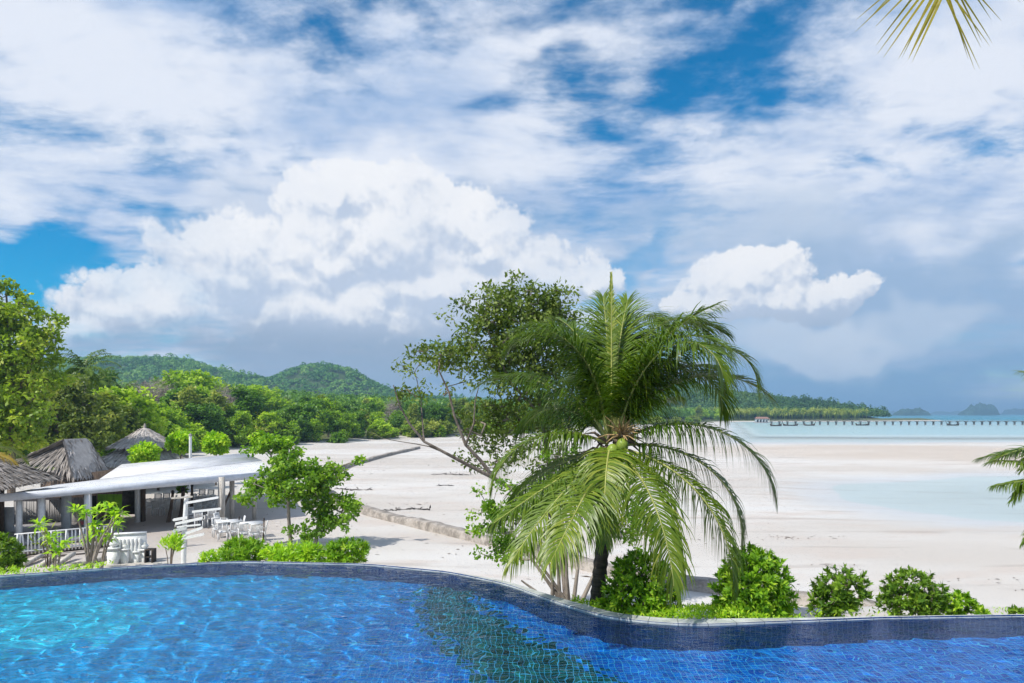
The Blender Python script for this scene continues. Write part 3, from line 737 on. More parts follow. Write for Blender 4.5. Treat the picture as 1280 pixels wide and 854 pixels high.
def palm(label, base, crown, fronds, seed, r0=0.2, r1=0.12, group=None, coconuts=0, bend=0.0, leafm=None, flower=False, sheath=True, name='coconut_palm', boots=0):
    r = np.random.default_rng(seed); base = np.asarray(base, float); crown = np.asarray(crown, float)
    root = thing(name, label, 'palm tree', base, 0, group)
    f = np.linspace(0, 1, 40)[:, None]; pts = base + (crown - base) * f + np.array([bend, 0, 0]) * np.sin(f * math.pi)
    rad = (r0 + (r1 - r0) * f[:, 0]) * (1 + 0.07 * np.where(np.arange(40) % 2, 1, -1)); rad[:3] *= [1.35, 1.2, 1.08]
    g = Geo(); g.tube(pts, rad, 12)
    for k in range(boots):       # stubs of fallen fronds under the crown
        a = k * 2.4; h = crown - np.array([0, 0, 0.10 + 0.45 * k / max(boots, 1)])
        d = np.array([math.cos(a), math.sin(a), 0.75]); g.tube([h + d * .05, h + d * .16, h + d * .30], [.045, .03, .012], 5)
    g.build('trunk', M['palm_bark'], root, True, base)
    for q in fronds:
        az, el, L, dr = q[:4]; kw = dict(q[4]) if len(q) > 4 else {}
        lm = kw.pop('mat', leafm or M['leaf_palm'])
        st = crown + np.array([math.cos(R(az)), math.sin(R(az)), 0]) * r1 * .7 + np.array([0, 0, 0.12 * math.sin(R(el)) + kw.pop('dz', 0.0)])
        gr, gl = frond_geo(r, st, R(az), R(el), L, R(dr), **kw)
        fo = gl.build('frond', lm, root, False, base); rb = gr.build('rib', M['rachis'], None, True, base); rb.location = (0, 0, 0); rb.parent = fo; fo.location = (0, 0, 0)
    for k in range(coconuts):
        a = [285, 262, 305, 240, 330][k % 5] ; c = crown + np.array([math.cos(R(a)) * .40, math.sin(R(a)) * .46, 0.04 - .09 * (k % 2)])
        g = Geo(); th = np.linspace(0, math.pi, 9)
        g.tube(np.stack([c[0] + 0 * th, c[1] + 0 * th, c[2] + .115 * np.cos(th)], 1), np.maximum(.10 * np.sin(th), .003), 10, cap=False)
        g.build('coconut', M['coconut'], root, True, base).location = (0, 0, 0)
    if flower:
        g = Geo()
        for k in range(46):
            d = unit(np.array([r.normal(.15, .6), -0.55 + r.normal(0, .35), .65 + r.normal(0, .4)])); L = r.uniform(.2, .46)
            c = crown + np.array([.12, -.24, .20]); mid = c + d * L * .6
            g.tube([c, mid, c + d * L + np.array([0, 0, -.05])], [.012, .012, .005], 4, cap=False)
        g.build('dry_flower', M['flower'], root, False, base).location = (0, 0, 0)
        g = Geo()
        for k in range(22):        # torn brown sheath fibre and old stalks round the bud
            a = r.uniform(0, 6.28); c = crown + np.array([math.cos(a) * .1, math.sin(a) * .1, r.uniform(-.1, .15)])
            d = np.array([math.cos(a), math.sin(a), r.uniform(-.2, .8)]); g.tube([c, c + d * .22, c + d * .42 + np.array([0, 0, -.16])], [.035, .024, .006], 5)
        for k in range(5):
            a = R(200 + 35 * k); c = crown + np.array([math.cos(a) * .13, math.sin(a) * .13, -.08])
            d = np.array([math.cos(a), math.sin(a), 0]); g.tube([c, c + d * .16 + np.array([0, 0, .02]), c + d * .26 + np.array([0, 0, -.22]), c + d * .24 + np.array([0, 0, -.5])], [.03, .03, .022, .008], 5)
        g.build('dry_sheath', M['sheath'], root, True, base).location = (0, 0, 0)
    for ch in root.children: ch.location = (0, 0, 0)
    return root
M['coconut'] = mat_plain('coconut_green', (0.22, 0.30, 0.04), 0.4, 0.2, 4.0)
M['flower'] = mat_plain('dry_flower', (0.50, 0.34, 0.16), 0.8, 0.3, 8.0)
M['sheath'] = mat_plain('dry_sheath', (0.20, 0.15, 0.11), 0.9, 0.4, 8.0)
def fix_children(root):
    for ch in root.children: ch.location = (0, 0, 0)
# ------------------------------------------------------------------ the palm by the pool
PC = at(765, 558, 11.5)
palm('tall arching coconut palm with green nuts growing right behind the pool lip', (at_xy(742, 11.5), 11.5, -0.75), PC, [
    (191, 23, 2.35, 97, dict(ll=0.8, hang=2, tint=0.44)),
    (211, -23, 2.45, 6, dict(ll=0.82, hang=2, tint=0.4)),
    (229, -22, 2.9, 20, dict(ll=0.82, hang=1.6, tint=0.53)),
    (245, -24, 3, 6, dict(ll=0.82, hang=1.4, tint=0.5)),
    (257, 0, 2.2, 115, dict(ll=0.63, hang=0.73, tint=0.62)),
    (317, -8, 3.15, 84, dict(ll=0.8, hang=1.7, tint=0.48)),
    (285, -14, 2.9, 64, dict(ll=0.87, hang=1.6, tint=0.5)),
    (333, 29, 3.05, 107, dict(ll=0.84, hang=2, tint=0.24)),
    (336, 7, 2.8, 99, dict(ll=0.8, hang=2, tint=0.22)),
    (139, -13, 2.4, 29, dict(ll=0.71, hang=1.2, tint=0.2)),
    (125, 39, 2.6, 28, dict(ll=0.59, hang=1.3, tint=0.16)),
    (53, 29, 2.9, 29, dict(ll=0.67, hang=1.1, tint=0.28)),
    (12, 71, 2.6, 97, dict(ll=0.9, hang=0.78, tint=0.34)),
    (126, 39, 2.8, 87, dict(ll=0.71, hang=1.2, tint=0.16)),
    (340, 66, 3.3, 150, dict(ll=0.9, hang=0.85, tint=0.38, pw=2.2)),
    (23, 80, 3.4, 135, dict(ll=0.9, hang=0.7, tint=0.36, pw=2.4)),
    (160, 80, 3, 130, dict(ll=0.8, hang=0.78, tint=0.26, pw=2.2)),
    (50, 84, 3.3, 120, dict(ll=0.85, hang=0.7, tint=0.42, pw=2.4)),
    (65, 80, 3.0, 105, dict(ll=.9, hang=.6, tint=.3, pw=1.9)),
    (195, 82, 2.7, 95, dict(ll=.85, hang=.6, tint=.3, pw=1.9)),
    (318, 78, 2.9, 118, dict(ll=.9, hang=.7, tint=.36, pw=1.8)),
    (120, 80, 2.9, 60, dict(ll=.8, hang=0.5, tint=0.24)),
    (12, 80, 3.2, 112, dict(ll=.95, hang=.6, tint=.3, pw=2.0)),
    (24, 55, 3.2, 150, dict(ll=0.9, hang=0.85, tint=0.34, pw=2.2)),
    (305, 66, 3.2, 145, dict(ll=0.9, hang=0.85, tint=0.34, pw=2.2)),
    (150, 82, 2.6, 70, dict(ll=.8, hang=.6, tint=.3, pw=1.8)),
    (330, 78, 2.8, 60, dict(ll=0.8, hang=0.62, tint=0.38)),
    (80, 82, 2.8, 45, dict(ll=0.75, hang=0.54, tint=0.34)),
    (180, 62, 2.6, 90, dict(ll=0.85, hang=0.78, tint=0.24)),
    (100, 60, 2.8, 80, dict(ll=0.85, hang=0.78, tint=0.21)),
    (350, 60, 2.9, 100, dict(ll=0.9, hang=0.78, tint=0.34)),
    (80, 72, 2.6, 66, dict(ll=.85, hang=.6, tint=.25)), (48, 68, 2.8, 84, dict(ll=.9, hang=.7, tint=.25)),
    (92, 84, 2.7, 28, dict(ll=.8, hang=.4, tint=.4)),
    (62, 86, 2.6, 30, dict(ll=.8, hang=.4, tint=.44)), (85, 89, 2.85, 6, dict(ll=.13, hang=0.05, tint=.62)),
], 5, 0.125, 0.105, coconuts=2, flower=True, boots=9)

# ------------------------------------------------------------------ palms outside the frame that reach into it
c = at(1413, 592, 12.0)
palm('coconut palm at the right edge with only frond tips showing over the water', (c[0] + .3, 12.2, -.75), c, [
    (181, 7, 2.36, 4, dict(ll=.40, hang=.9, tint=.48)), (184, -1, 2.42, 8, dict(ll=.5, hang=1.3, tint=.4)), (177, 30, 2.4, 62, dict(ll=.5, hang=.5, tint=.15)), (172, 22, 2.4, 40, dict(ll=.5, hang=.7, tint=.2)), (186, 14, 2.3, 60, dict(ll=.5, hang=.8, tint=.35)),
    (190, -22, 2.3, 12, dict(ll=.6, hang=1.0, tint=.3)), (90, 30, 2.6, 80), (30, 35, 2.6, 80), (330, 35, 2.6, 80), (270, 20, 2.4, 80), (120, 70, 2.4, 50), (300, 70, 2.4, 50), (0, 75, 2.4, 60), (60, 60, 2.4, 70)],
    21, 0.16, 0.11)
c = np.array([3.52, 4.07, 7.42])
palm('tall coconut palm with a golden frond tip hanging into the top right corner', (6.6, 2.4, 0.05), c, [
    (82, 28, 2.5, 122, dict(ll=.86, hang=.03, tint=.3, mat=M['leaf_palm_gold'], width=.022, npair=52, fan=True)),
    (20, 35, 2.6, 70), (340, 30, 2.8, 85), (300, 30, 2.9, 85), (265, 25, 2.8, 85), (225, 30, 2.8, 85), (190, 60, 2.4, 50), (0, 60, 2.8, 80), (250, 72, 2.6, 40), (300, 75, 2.6, 50)],
    22, 0.2, 0.12, bend=.4)
c = at(-75, 575, 20)
palm('coconut palm at the left edge with one yellowing frond tip over the thatch', (c[0], 20, float(ground_z(c[0], 20)) - .1), c, [
    (0, 20, 2.2, 55, dict(ll=.5, hang=.5, tint=.85, mat=M['leaf_palm_gold'])), (60, 30, 2.4, 85), (120, 40, 2.4, 85), (180, 30, 2.4, 85), (240, 30, 2.4, 85), (300, 25, 2.2, 85), (200, 75, 2.4, 50)],
    23, 0.16, 0.1)

# ------------------------------------------------------------------ the grey-branched tree behind the palm
YT = 20.0
def pts_px(l): return [at(a, b, y) for a, b, y in l]
M['bark_limb'] = mat_plain('bark_limb', (0.20, 0.165, 0.135), 0.9, 0.6, 5.0, 0.8, 0.03, (1, 1, 0.4))
b0 = gpt(712, YT, -.2)
tree('broadleaf_tree', 'big sparse tree behind the palm with long bare grey limbs leaning left', 'tree', b0, [
    ([b0, *pts_px([(706, 720, 20), (697, 650, 20.2), (688, 590, 20.3), (676, 520, 20.5), (668, 450, 20.6), (662, 395, 20.8)])], .13, .035),
    (pts_px([(697, 650, 20.2), (668, 628, 19.7), (640, 612, 19.4), (618, 598, 19.2), (600, 575, 19.1), (582, 556, 19.0), (568, 520, 19), (561, 490, 19), (548, 462, 19)]), .085, .022),
    (pts_px([(618, 598, 19.2), (590, 584, 19), (560, 568, 18.8), (530, 552, 18.7), (512, 530, 18.6), (500, 508, 18.5), (492, 482, 18.4)]), .065, .014),
    (pts_px([(582, 556, 19), (592, 530, 18.8), (594, 500, 18.7), (600, 478, 18.6)]), .03, .012),
    (pts_px([(530, 552, 18.7), (528, 525, 18.8), (526, 498, 18.9), (520, 470, 19)]), .026, .01),
    (pts_px([(545, 560, 18.8), (520, 555, 18.6), (500, 552, 18.5), (478, 548, 18.4), (462, 540, 18.3)]), .018, .006),
    (pts_px([(688, 590, 20.3), (710, 540, 20.8), (716, 480, 21), (708, 420, 21)]), .06, .02),
    (pts_px([(676, 520, 20.5), (640, 480, 20), (620, 440, 19.9), (605, 400, 19.8)]), .055, .018)],
    clump_px([(640, 385, 42, 34), (607, 382, 36, 30), (680, 380, 34, 30), (650, 362, 26, 20), (580, 400, 24, 26), (700, 372, 18, 14), (612, 425, 52, 28), (572, 440, 36, 26, -.5), (650, 430, 50, 40, .3),
              (690, 425, 32, 45, .5), (660, 490, 50, 45, .6), (700, 500, 40, 60, .7), (640, 540, 40, 30, .8), (622, 485, 32, 26), (690, 560, 40, 40, .6), (535, 455, 34, 24, -.7), (560, 440, 30, 20, -.5), (655, 400, 50, 40, .3), (700, 400, 30, 36, .5), (640, 450, 44, 36, .2), (600, 560, 30, 24, .3), (520, 440, 16, 12, -.7), (560, 470, 28, 16, -.6),
              (600, 520, 40, 34, .4), (660, 455, 50, 40, .5), (715, 450, 36, 40, .8), (595, 455, 30, 20, -.2), (625, 570, 30, 20, .6), (495, 485, 18, 14, -1), (520, 495, 18, 10, -1), (745, 430, 25, 50, 1)], YT),
    600, 30, 0.34, 0.15, 0.075, M['leaf_grove'], M['bark_limb'], 31, rmin=0.010, hollow=.3, jit=.13)

# leafy shrub with many grey stems, under the palm fronds on the left
YS = 14.6
b0 = gpt(705, YS, -.15)
stems = []
for (px, py, bx) in ((664, 690, 712), (640, 665, 706), (690, 665, 700), (722, 660, 716), (700, 620, 709), (768, 650, 722), (652, 726, 698), (686, 700, 690)):
    stems.append(([gpt(bx, YS), at((px + bx) / 2 + 3, (py + 752) / 2 + 6, YS - .1), at(px, py, YS - .2 + .4 * (px > 700))], .055, .02, 1))
tree('leafy_shrub', 'many-stemmed leafy shrub under the left fronds of the palm', 'shrub', b0, stems,
     clump_px([(602, 650, 24, 28, -.2), (615, 690, 24, 24), (622, 622, 26, 26), (598, 632, 18, 16), (640, 665, 30, 40, .4), (590, 664, 14, 10, -.3), (660, 620, 35, 30, .6), (700, 600, 40, 40, 1.0), (780, 640, 40, 40, 1.2), (805, 670, 25, 20, 1.0), (760, 600, 40, 40, 1.2), (640, 700, 12, 12)], YS),
     150, 36, 0.2, 0.10, 0.065, M['leaf_mid'], M['bark_grey'], 33, rmin=.008, hollow=.2)
# low bare twigs and dry stalks between stems and lip
# ------------------------------------------------------------------ round bushes along the pool lip
def rosette_bush(label, px, pyb, Y, clumps, n, leafm, seed, L=0.13, W=0.042, name='naupaka_bush', nl=13, grp=None, stems=7, hollow=.55, simple=False):
    n = int(n * 1.4)
    r = np.random.default_rng(seed); b = np.array([at_xy(px, Y), Y, -0.70])
    if Y > 18: b = gpt(px, Y, 0)
    root = thing(name, label, 'bush', b, 0, grp)
    T, out = clump_points(r, clump_px(clumps, Y), n, hollow)
    out = unit(out + np.array([0, 0, .45]))
    g = Geo(); w = Wood()
    for k in range(stems):
        a = r.uniform(0, 6.28); q = T[r.integers(n)]
        w.trunk([b + np.array([math.cos(a) * .08, math.sin(a) * .08, 0]), b + (q - b) * .45 + r.normal(0, .04, 3)], .022, .012, -1)
    w.twigs(r, T, .08); w.mesh(g, .004, sides=5); g.build('stem', M['bark'], root, True, b)
    g = Geo(); k = nl; N = np.repeat(out, k, 0); m = len(N)
    perp = unit(np.cross(N, rand_dir(r, m))); tilt = r.uniform(.15, 1.15, (m, 1)); D = unit(N * np.cos(tilt) + perp * np.sin(tilt))
    P = np.repeat(T, k, 0) + N * r.uniform(-.05, .02, (m, 1)) * (L / .13)
    t0 = np.clip(r.normal(.48, .2, n), 0, 1); ti = np.clip(np.repeat(t0, k) + r.normal(0, .14, m), 0, 1)
    leaves(g, P, D, N, L * r.uniform(.65, 1.2, m), W * r.uniform(.8, 1.2, m), ti, simple, .18)
    g.build('foliage', leafm, root, False, b); return root
rosette_bush('bright green bush at the foot of the palm trunk, leaning on the pool lip', 800, 775, 10.75, [(800, 742, 44, 34), (785, 752, 34, 26), (800, 715, 34, 20, .25), (826, 755, 20, 24)], 300, M['leaf_bush'], 41)
rosette_bush('largest bush, tall and glossy, between the drooping fronds and the bare sand', 945, 780, 10.7, [(945, 728, 42, 38), (958, 750, 36, 30), (925, 745, 34, 36), (940, 708, 30, 22), (918, 765, 26, 16)], 360, M['leaf_bush'], 42)
rosette_bush('loose round bush with see-through stems standing alone on the right', 1050, 775, 10.9, [(1052, 735, 32, 24), (1042, 752, 26, 16, -.1), (1030, 765, 18, 9)], 125, M['leaf_bush2'], 43, L=.11, hollow=.55)
rosette_bush('dense dark green bush, second from the right end of the lip', 1142, 770, 10.9, [(1142, 738, 36, 25), (1135, 755, 34, 16), (1160, 757, 26, 14)], 210, M['leaf_bush2'], 44, L=.10, W=.036)
rosette_bush('low spreading bush with yellow tips beside the dense dark bush', 1200, 770, 10.9, [(1195, 756, 20, 12), (1212, 764, 20, 7), (1200, 748, 10, 6)], 75, M['leaf_bush'], 45, L=.10, W=.036)
rosette_bush('tiny sprig of a bush showing over the lip at the right edge', 1276, 770, 10.9, [(1274, 767, 8, 4)], 14, M['leaf_bush2'], 46, L=.10)
rosette_bush('wide mound of fine bright leaves, leftmost of the four mounds below the almond tree', 305, 703, 15.4, [(305, 692, 30, 15), (302, 683, 18, 8)], 190, M['leaf_bush'], 47, L=.15, W=.03, name='leafy_mound')
rosette_bush('yellow-green low mound in the middle below the almond tree', 360, 703, 15.2, [(358, 693, 30, 11)], 120, M['leaf_lime'], 48, L=.14, W=.034, name='leafy_mound')
rosette_bush('small spiky lime tuft between the middle mound and the round bush', 387, 703, 15.0, [(388, 692, 14, 10)], 50, M['leaf_lime'], 49, L=.16, W=.034, name='leafy_mound')
rosette_bush('round mid green bush at the right end of the four mounds', 430, 703, 15.0, [(434, 690, 26, 15), (415, 697, 24, 8)], 170, M['leaf_bush'], 50, L=.13, W=.034)
rosette_bush('small yellowish clump at the foot of the signpost', 263, 703, 15.6, [(262, 697, 12, 6)], 28, M['leaf_lime'], 51, L=.12, W=.03, name='leafy_mound')
rosette_bush('dark reddish green bush at the left edge by the pool', 5, 715, 16.0, [(0, 690, 24, 22), (10, 703, 18, 10), (-14, 680, 16, 16)], 230, M['leaf_bush2'], 52, L=.12, W=.04)
# ground cover
r = np.random.default_rng(60)
g = Geo(); n = 5200; x = np.concatenate([r.uniform(1.0, 4.4, 3800), r.uniform(4.4, 8, 500), r.uniform(-11.5, -8.2, 900)]); dd = r.uniform(.03, .95, n) ** 1.3
y = edge_y(x) + LIPW + dd; h = np.interp(x, [-12, 1.3, 2.2, 3.4, 4.0, 8], [.05, .0, .14, .16, .0, -.18]) * r.uniform(.7, 1.1, n) * smooth01(1.25 - dd)
zb = np.where(x < -8, -.10, -.12) 
P = np.stack([x, y, zb + h + r.normal(0, .015, n)], 1); D = unit(rand_dir(r, n) * .8 + np.array([0, 0, .7])); N = rand_dir(r, n) + np.array([0, 0, 1])
leaves(g, P, D, N, r.uniform(.05, .10, n), r.uniform(.02, .032, n), np.clip(r.normal(.5, .25, n), 0, 1), False)
gc = g.build('ground_cover', M['leaf_lime']); tag(gc, 'low lime-green ground cover along the pool lip between the bushes', 'ground cover', kind='stuff')

# ------------------------------------------------------------------ sea almond tree on the beach, left of centre
YA = 33.0
b0 = gpt(364, YA); b1 = gpt(393, YA + .3)
tree('sea_almond_tree', 'round-leaved tree with two slim stems standing above the green mounds', 'tree', b0, [
    ([b0, *pts_px([(361, 650, 33), (360, 620, 33), (358, 595, 33), (352, 575, 33)])], .10, .04),
    ([b0, b1 - [0, 0, .25], *pts_px([(398, 655, 33.3), (404, 628, 33.3), (410, 604, 33.4), (420, 585, 33.6), (440, 578, 33.8)])], .12, .04),
    (pts_px([(360, 620, 33), (335, 612, 32.8), (318, 605, 32.6)]), .05, .02), (pts_px([(404, 628, 33.3), (425, 640, 33), (438, 650, 33)]), .05, .02)],
    clump_px([(352, 588, 26, 14), (330, 607, 26, 16), (312, 616, 16, 12), (380, 600, 34, 24), (365, 580, 24, 12), (400, 588, 20, 14), (350, 620, 26, 14), (395, 622, 24, 20), (430, 645, 22, 16), (410, 655, 22, 14), (436, 628, 14, 10),
              (446, 580, 9, 7), (455, 577, 7, 5), (420, 600, 16, 14), (372, 668, 16, 14, -.5), (398, 640, 16, 16)], YA),
    230, 26, .34, .24, .16, M['leaf_mid'], M['bark_grey'], 35, rmin=.016, hollow=.2)
YB = 50.0
b0 = gpt(340, YB)
tree('sea_almond_tree', 'pale green spreading tree just behind the far corner of the white canopy', 'tree', b0,
     [([b0, *pts_px([(342, 590, 50), (338, 565, 50)])], .14, .05), ([b0, *pts_px([(352, 600, 50), (362, 585, 50), (366, 565, 50)])], .12, .05)],
     clump_px([(318, 558, 18, 7), (345, 553, 24, 7), (362, 562, 16, 10), (325, 548, 12, 5)], YB),
     85, 22, .42, .34, .2, M['leaf_bush'], M['bark_grey'], 36, rmin=.02, hollow=.2)
# ------------------------------------------------------------------ thatch
def mat_thatch(name, c0, c1):
    m, t = new_mat(name); f = attr(t); co = objco(t); n = t.noise(co, 3.0, 5, 0.6)
    f = t.m('ADD', t.m('MULTIPLY', f, 0.7), t.m('MULTIPLY', t.step(n, 0.3, 0.7), 0.4), clamp=True)
    c = t.mix(f, c0, c1); p = principled(t, c, 0.95, spec=0.1); t.l.new(p.outputs[0], t.out.inputs[0]); return m
M['thatch'] = mat_thatch('thatch', (0.30, 0.27, 0.245), (0.60, 0.555, 0.52))
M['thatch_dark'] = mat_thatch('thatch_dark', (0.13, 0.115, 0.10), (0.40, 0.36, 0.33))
M['white_paint'] = mat_plain('white_paint', (0.78, 0.78, 0.78), 0.5, 0.12, 5.0, 0.15, 0.004)
M['panel_grey'] = mat_plain('bamboo_blind', (0.40, 0.385, 0.38), 0.9, 0.35, 2.0, 0.5, 0.01, (22, 22, 0.4))
M['green_cloth'] = mat_plain('green_cloth', (0.20, 0.42, 0.03), 0.8, 0.35, 1.2, 0.2, 0.01, (4, 4, 0.7))
M['interior'] = mat_plain('interior_shade', (0.03, 0.028, 0.03), 0.9, 0.3)  # near-black colour standing in for the shade inside openings
M['red_cloth'] = mat_plain('pink_cloth', (0.60, 0.16, 0.17), 0.8, 0.3, 3.0)
M['stone_wall'] = mat_plain('weathered_stone', (0.33, 0.295, 0.26), 0.95, 0.5, 1.6, 0.8, 0.05, (1, 1, 1), (0.17, 0.15, 0.13))
M['grey_paint'] = mat_plain('grey_paint', (0.52, 0.54, 0.56), 0.6, 0.15, 3.0)

def thatch_face(g, r, A, B, Ct, Dt, rows, per, L, thick=0.12):
    """strands laid in courses over the quad A-B (eave) to D-C (top)"""
    A, B, Ct, Dt = (np.asarray(q, float) for q in (A, B, Ct, Dt)); n = unit(np.cross(B - A, Dt - A)); 
    if n[2] < 0: n = -n
    g.add([A, B, Ct, Dt], [(0, 1, 2, 3)], 0.25)
    g.add([A - n * thick, B - n * thick, B, A], [(0, 1, 2, 3)], 0.1); g.add([A - n * thick, B - n * thick, Ct - n * thick, Dt - n * thick], [(0, 1, 2, 3)], 0.1)
    P = []; tn = []; Dn = []
    for k in range(rows):
        f = (k + .6) / rows; a = A + (Dt - A) * f; b = B + (Ct - B) * f; w = np.linalg.norm(b - a); m = max(3, int(per * w))
        u = r.uniform(-.01, 1.01, m)[:, None]; top = a + (b - a) * u + n * (.03 + r.uniform(0, .05, (m, 1)))
        dn = unit((A + (B - A) * u) - (Dt + (Ct - Dt) * u)); P.append(top); Dn.append(dn + r.normal(0, .09, (m, 3)))
        tn.append(np.clip(r.normal(.5, .22, m) + .12 * math.sin(k * 2.3), 0, 1))
    P = np.concatenate(P); Dn = np.concatenate(Dn); m = len(P)
    leaves(g, P, Dn, np.repeat(n[None], m, 0) + r.normal(0, .2, (m, 3)), L * r.uniform(.7, 1.3, m), .10 * r.uniform(.6, 1.3, m), np.concatenate(tn), True, .15, .05)

def hip_roof(g, r, cor, apex, rows=9, per=9, L=.7):
    """cor: 4 eave corners; apex: 2 ridge ends (may coincide); faces 0-1, 1-2, 2-3, 3-0"""
    a, b = apex
    thatch_face(g, r, cor[0], cor[1], b, a, rows, per, L); thatch_face(g, r, cor[1], cor[2], b, b, rows, per, L)
    thatch_face(g, r, cor[2], cor[3], a, b, rows, per, L); thatch_face(g, r, cor[3], cor[0], a, a, rows, per, L)

r = np.random.default_rng(70)
GZ = -3.5
# hut at the left edge
h = thing('thatched_hut', 'dark thatched hut at the left edge whose eave overlaps the white canopy', 'hut', (-28.2, 33.4, GZ))
g = Geo(); hip_roof(g, r, [(-23.9, 30.2, -.55), (-24.0, 36.2, -.40), (-32.8, 36.6, -.6), (-32.8, 30.2, -.6)], [(-28.3, 33.0, 1.75), (-28.3, 33.9, 1.75)], 13, 14, .5)
g.build('roof', M['thatch_dark'], h, False, h.location)
g = Geo(); g.box((-29.6, 33.4, -2.2), (5.2, 5.0, 2.6)); g.build('wall', M['grey_paint'], h, False, h.location)
for a in ((-26.6, 30.7), (-26.9, 36.0), (-32.3, 30.7), (-32.3, 36.0)):
    g = Geo(); g.beam((*a, GZ - .2), (*a, -.8), .16, .16); g.build('post', M['brown_wood'], h, False, h.location)
# second hut: steep roof with a ragged dark gable to the left
A = at(80, 549, 45.5); B = A + np.array([.5, 1.6, 0])
c0 = at(92, 597, 43.0); c1 = at(136, 590, 47.5); c3 = at(28, 574, 45.0); c2 = c1 + (c3 - c0) * .9 + np.array([0, 1.5, 0])
h = thing('thatched_hut', 'steep grey thatched hut behind the canopy with a ragged dark gable end', 'hut', (float(A[0]), 46.5, GZ))
g = Geo(); thatch_face(g, r, c0, c1, B, A, 16, 16, .5); thatch_face(g, r, c2, c3, A, B, 12, 11, .75); thatch_face(g, r, c1, c2, B, B, 10, 10, .7)
g.build('roof', M['thatch'], h, False, h.location)
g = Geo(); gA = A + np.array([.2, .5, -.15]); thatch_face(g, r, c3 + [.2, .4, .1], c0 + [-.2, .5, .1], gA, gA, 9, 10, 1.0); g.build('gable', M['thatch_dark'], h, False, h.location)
g = Geo(); g.box((A[0] + .6, 47.2, -2.2), (4.2, 3.6, 2.6), -.2); g.build('wall', M['brown_wood'], h, False, h.location)
# round two-tier pavilion
def cone_tier(g, r, c, rad0, rad1, z0, z1, n=14, rows=8, L=.6):
    for k in range(n):
        a0 = k / n * 6.2832; a1 = (k + 1) / n * 6.2832; e = lambda a, rr, z: (c[0] + rr * math.cos(a), c[1] + rr * math.sin(a), z)
        thatch_face(g, r, e(a0, rad0, z0), e(a1, rad0, z0), e(a1, rad1, z1), e(a0, rad1, z1), rows, 13, L, .08)
pc = at(181, 545, 60); PZ = float(ground_z(pc[0], 60))
h = thing('thatched_pavilion', 'round pavilion with a two-tier conical thatch roof among the trees', 'pavilion', (pc[0], 60, PZ))
g = Geo(); cone_tier(g, r, pc, 2.75, .1, .10, 1.75); ua = g.build('upper_roof', M['thatch'], h, False, h.location)
g = Geo(); g.tube([(pc[0], 60, 1.65), (pc[0], 60, 1.95), (pc[0], 60, 2.15)], [.16, .12, .02], 7); fi = g.build('finial', M['thatch_dark'], ua, True, h.location)
g = Geo(); cone_tier(g, r, pc, 4.2, 1.7, -1.35, .0, 16, 7, .6); g.build('lower_roof', M['thatch'], h, False, h.location)
g = Geo(); g.tube([(pc[0], 60, -.3), (pc[0], 60, .35)], [1.75, 1.75], 18, cap=False); g.build('collar', M['dark_wood'], h, False, h.location)
for k in range(8):
    a = k / 8 * 6.28; p = (pc[0] + 3.5 * math.cos(a), 60 + 3.5 * math.sin(a)); g = Geo(); g.beam((*p, PZ - .2), (*p, -1.1), .16, .16); g.build('post', M['brown_wood'], h, False, h.location)

# ------------------------------------------------------------------ white canopy
rv = thing('beach_restaurant', 'open-sided beach restaurant under a long white sheet canopy', 'restaurant', (-21.0, 38.5, GZ))
RL = rv.location
def slab(g, q, th):
    q = [np.asarray(a, float) for a in q]; n = unit(np.cross(q[1] - q[0], q[3] - q[0])); n = n if n[2] > 0 else -n
    V = q + [a - n * th for a in q]; g.add(V, [(0, 1, 2, 3), (7, 6, 5, 4), (0, 4, 5, 1), (1, 5, 6, 2), (2, 6, 7, 3), (3, 7, 4, 0)])
FL = at(5, 618, 33.0); FR = at(336, 590, 41.8); BR = at(326, 575, 48.5); BL = at(70, 606, 40.5)
g = Geo(); n_ = 30; r6 = np.random.default_rng(77); top = []; bot = []      # one sheet roof, very slightly uneven
for k in range(n_ + 1):
    f = k / n_; sag = np.array([0, 0, r6.normal(0, .012)]); top += [FL + (FR - FL) * f, (FL + (FR - FL) * f) * .5 + (BL + (BR - BL) * f) * .5 + sag, BL + (BR - BL) * f]
top = np.array(top); bot = top - [0, 0, .05]; m3 = len(top); i = np.arange(n_) * 3
g.add(np.concatenate([top, bot]), np.concatenate([np.stack([i + q, i + 3 + q, i + 4 + q, i + 1 + q], 1) for q in (0, 1)] + [np.stack([i + 1 + q, i + 4 + q, i + 3 + q, i + q], 1) + m3 for q in (0, 1)] + [np.stack([i + 2, i + 5, i + 5 + m3, i + 2 + m3], 1)]))
g.add(np.concatenate([top[-3:], bot[-3:]]), [(0, 1, 4, 3), (1, 2, 5, 4)]); g.build('roof', M['roof_white'], rv, False, RL)
g = Geo(); dn = np.array([0, 0, -.38]); off = unit(np.array([.67, -.74, 0])) * .04
a, b = FL + off + [-.12, -.1, .03], FR + off + [0, 0, .03]
g.add([a, b, b + dn, a + dn, a - off * 1.6, b - off * 1.6, b + dn - off * 1.6, a + dn - off * 1.6], [(0, 1, 2, 3), (7, 6, 5, 4), (0, 4, 5, 1), (3, 2, 6, 7), (0, 3, 7, 4), (1, 5, 6, 2)])
g.build('fascia', M['fascia'], rv, False, RL)
g = Geo(); q0 = BL + (BR - BL) * .22 + np.array([-.2, -.5, .02]); q1 = BR + np.array([.3, -.6, .02]); slab(g, [q0, q1, at(306, 566.5, 54), at(152, 580.5, 51)], .05); g.build('rear_roof', M['roof_white'], rv, False, RL)
def roof_z(x, y):
    n = np.cross(FR - FL, BL - FL); return FL[2] - (n[0] * (x - FL[0]) + n[1] * (y - FL[1])) / n[2]
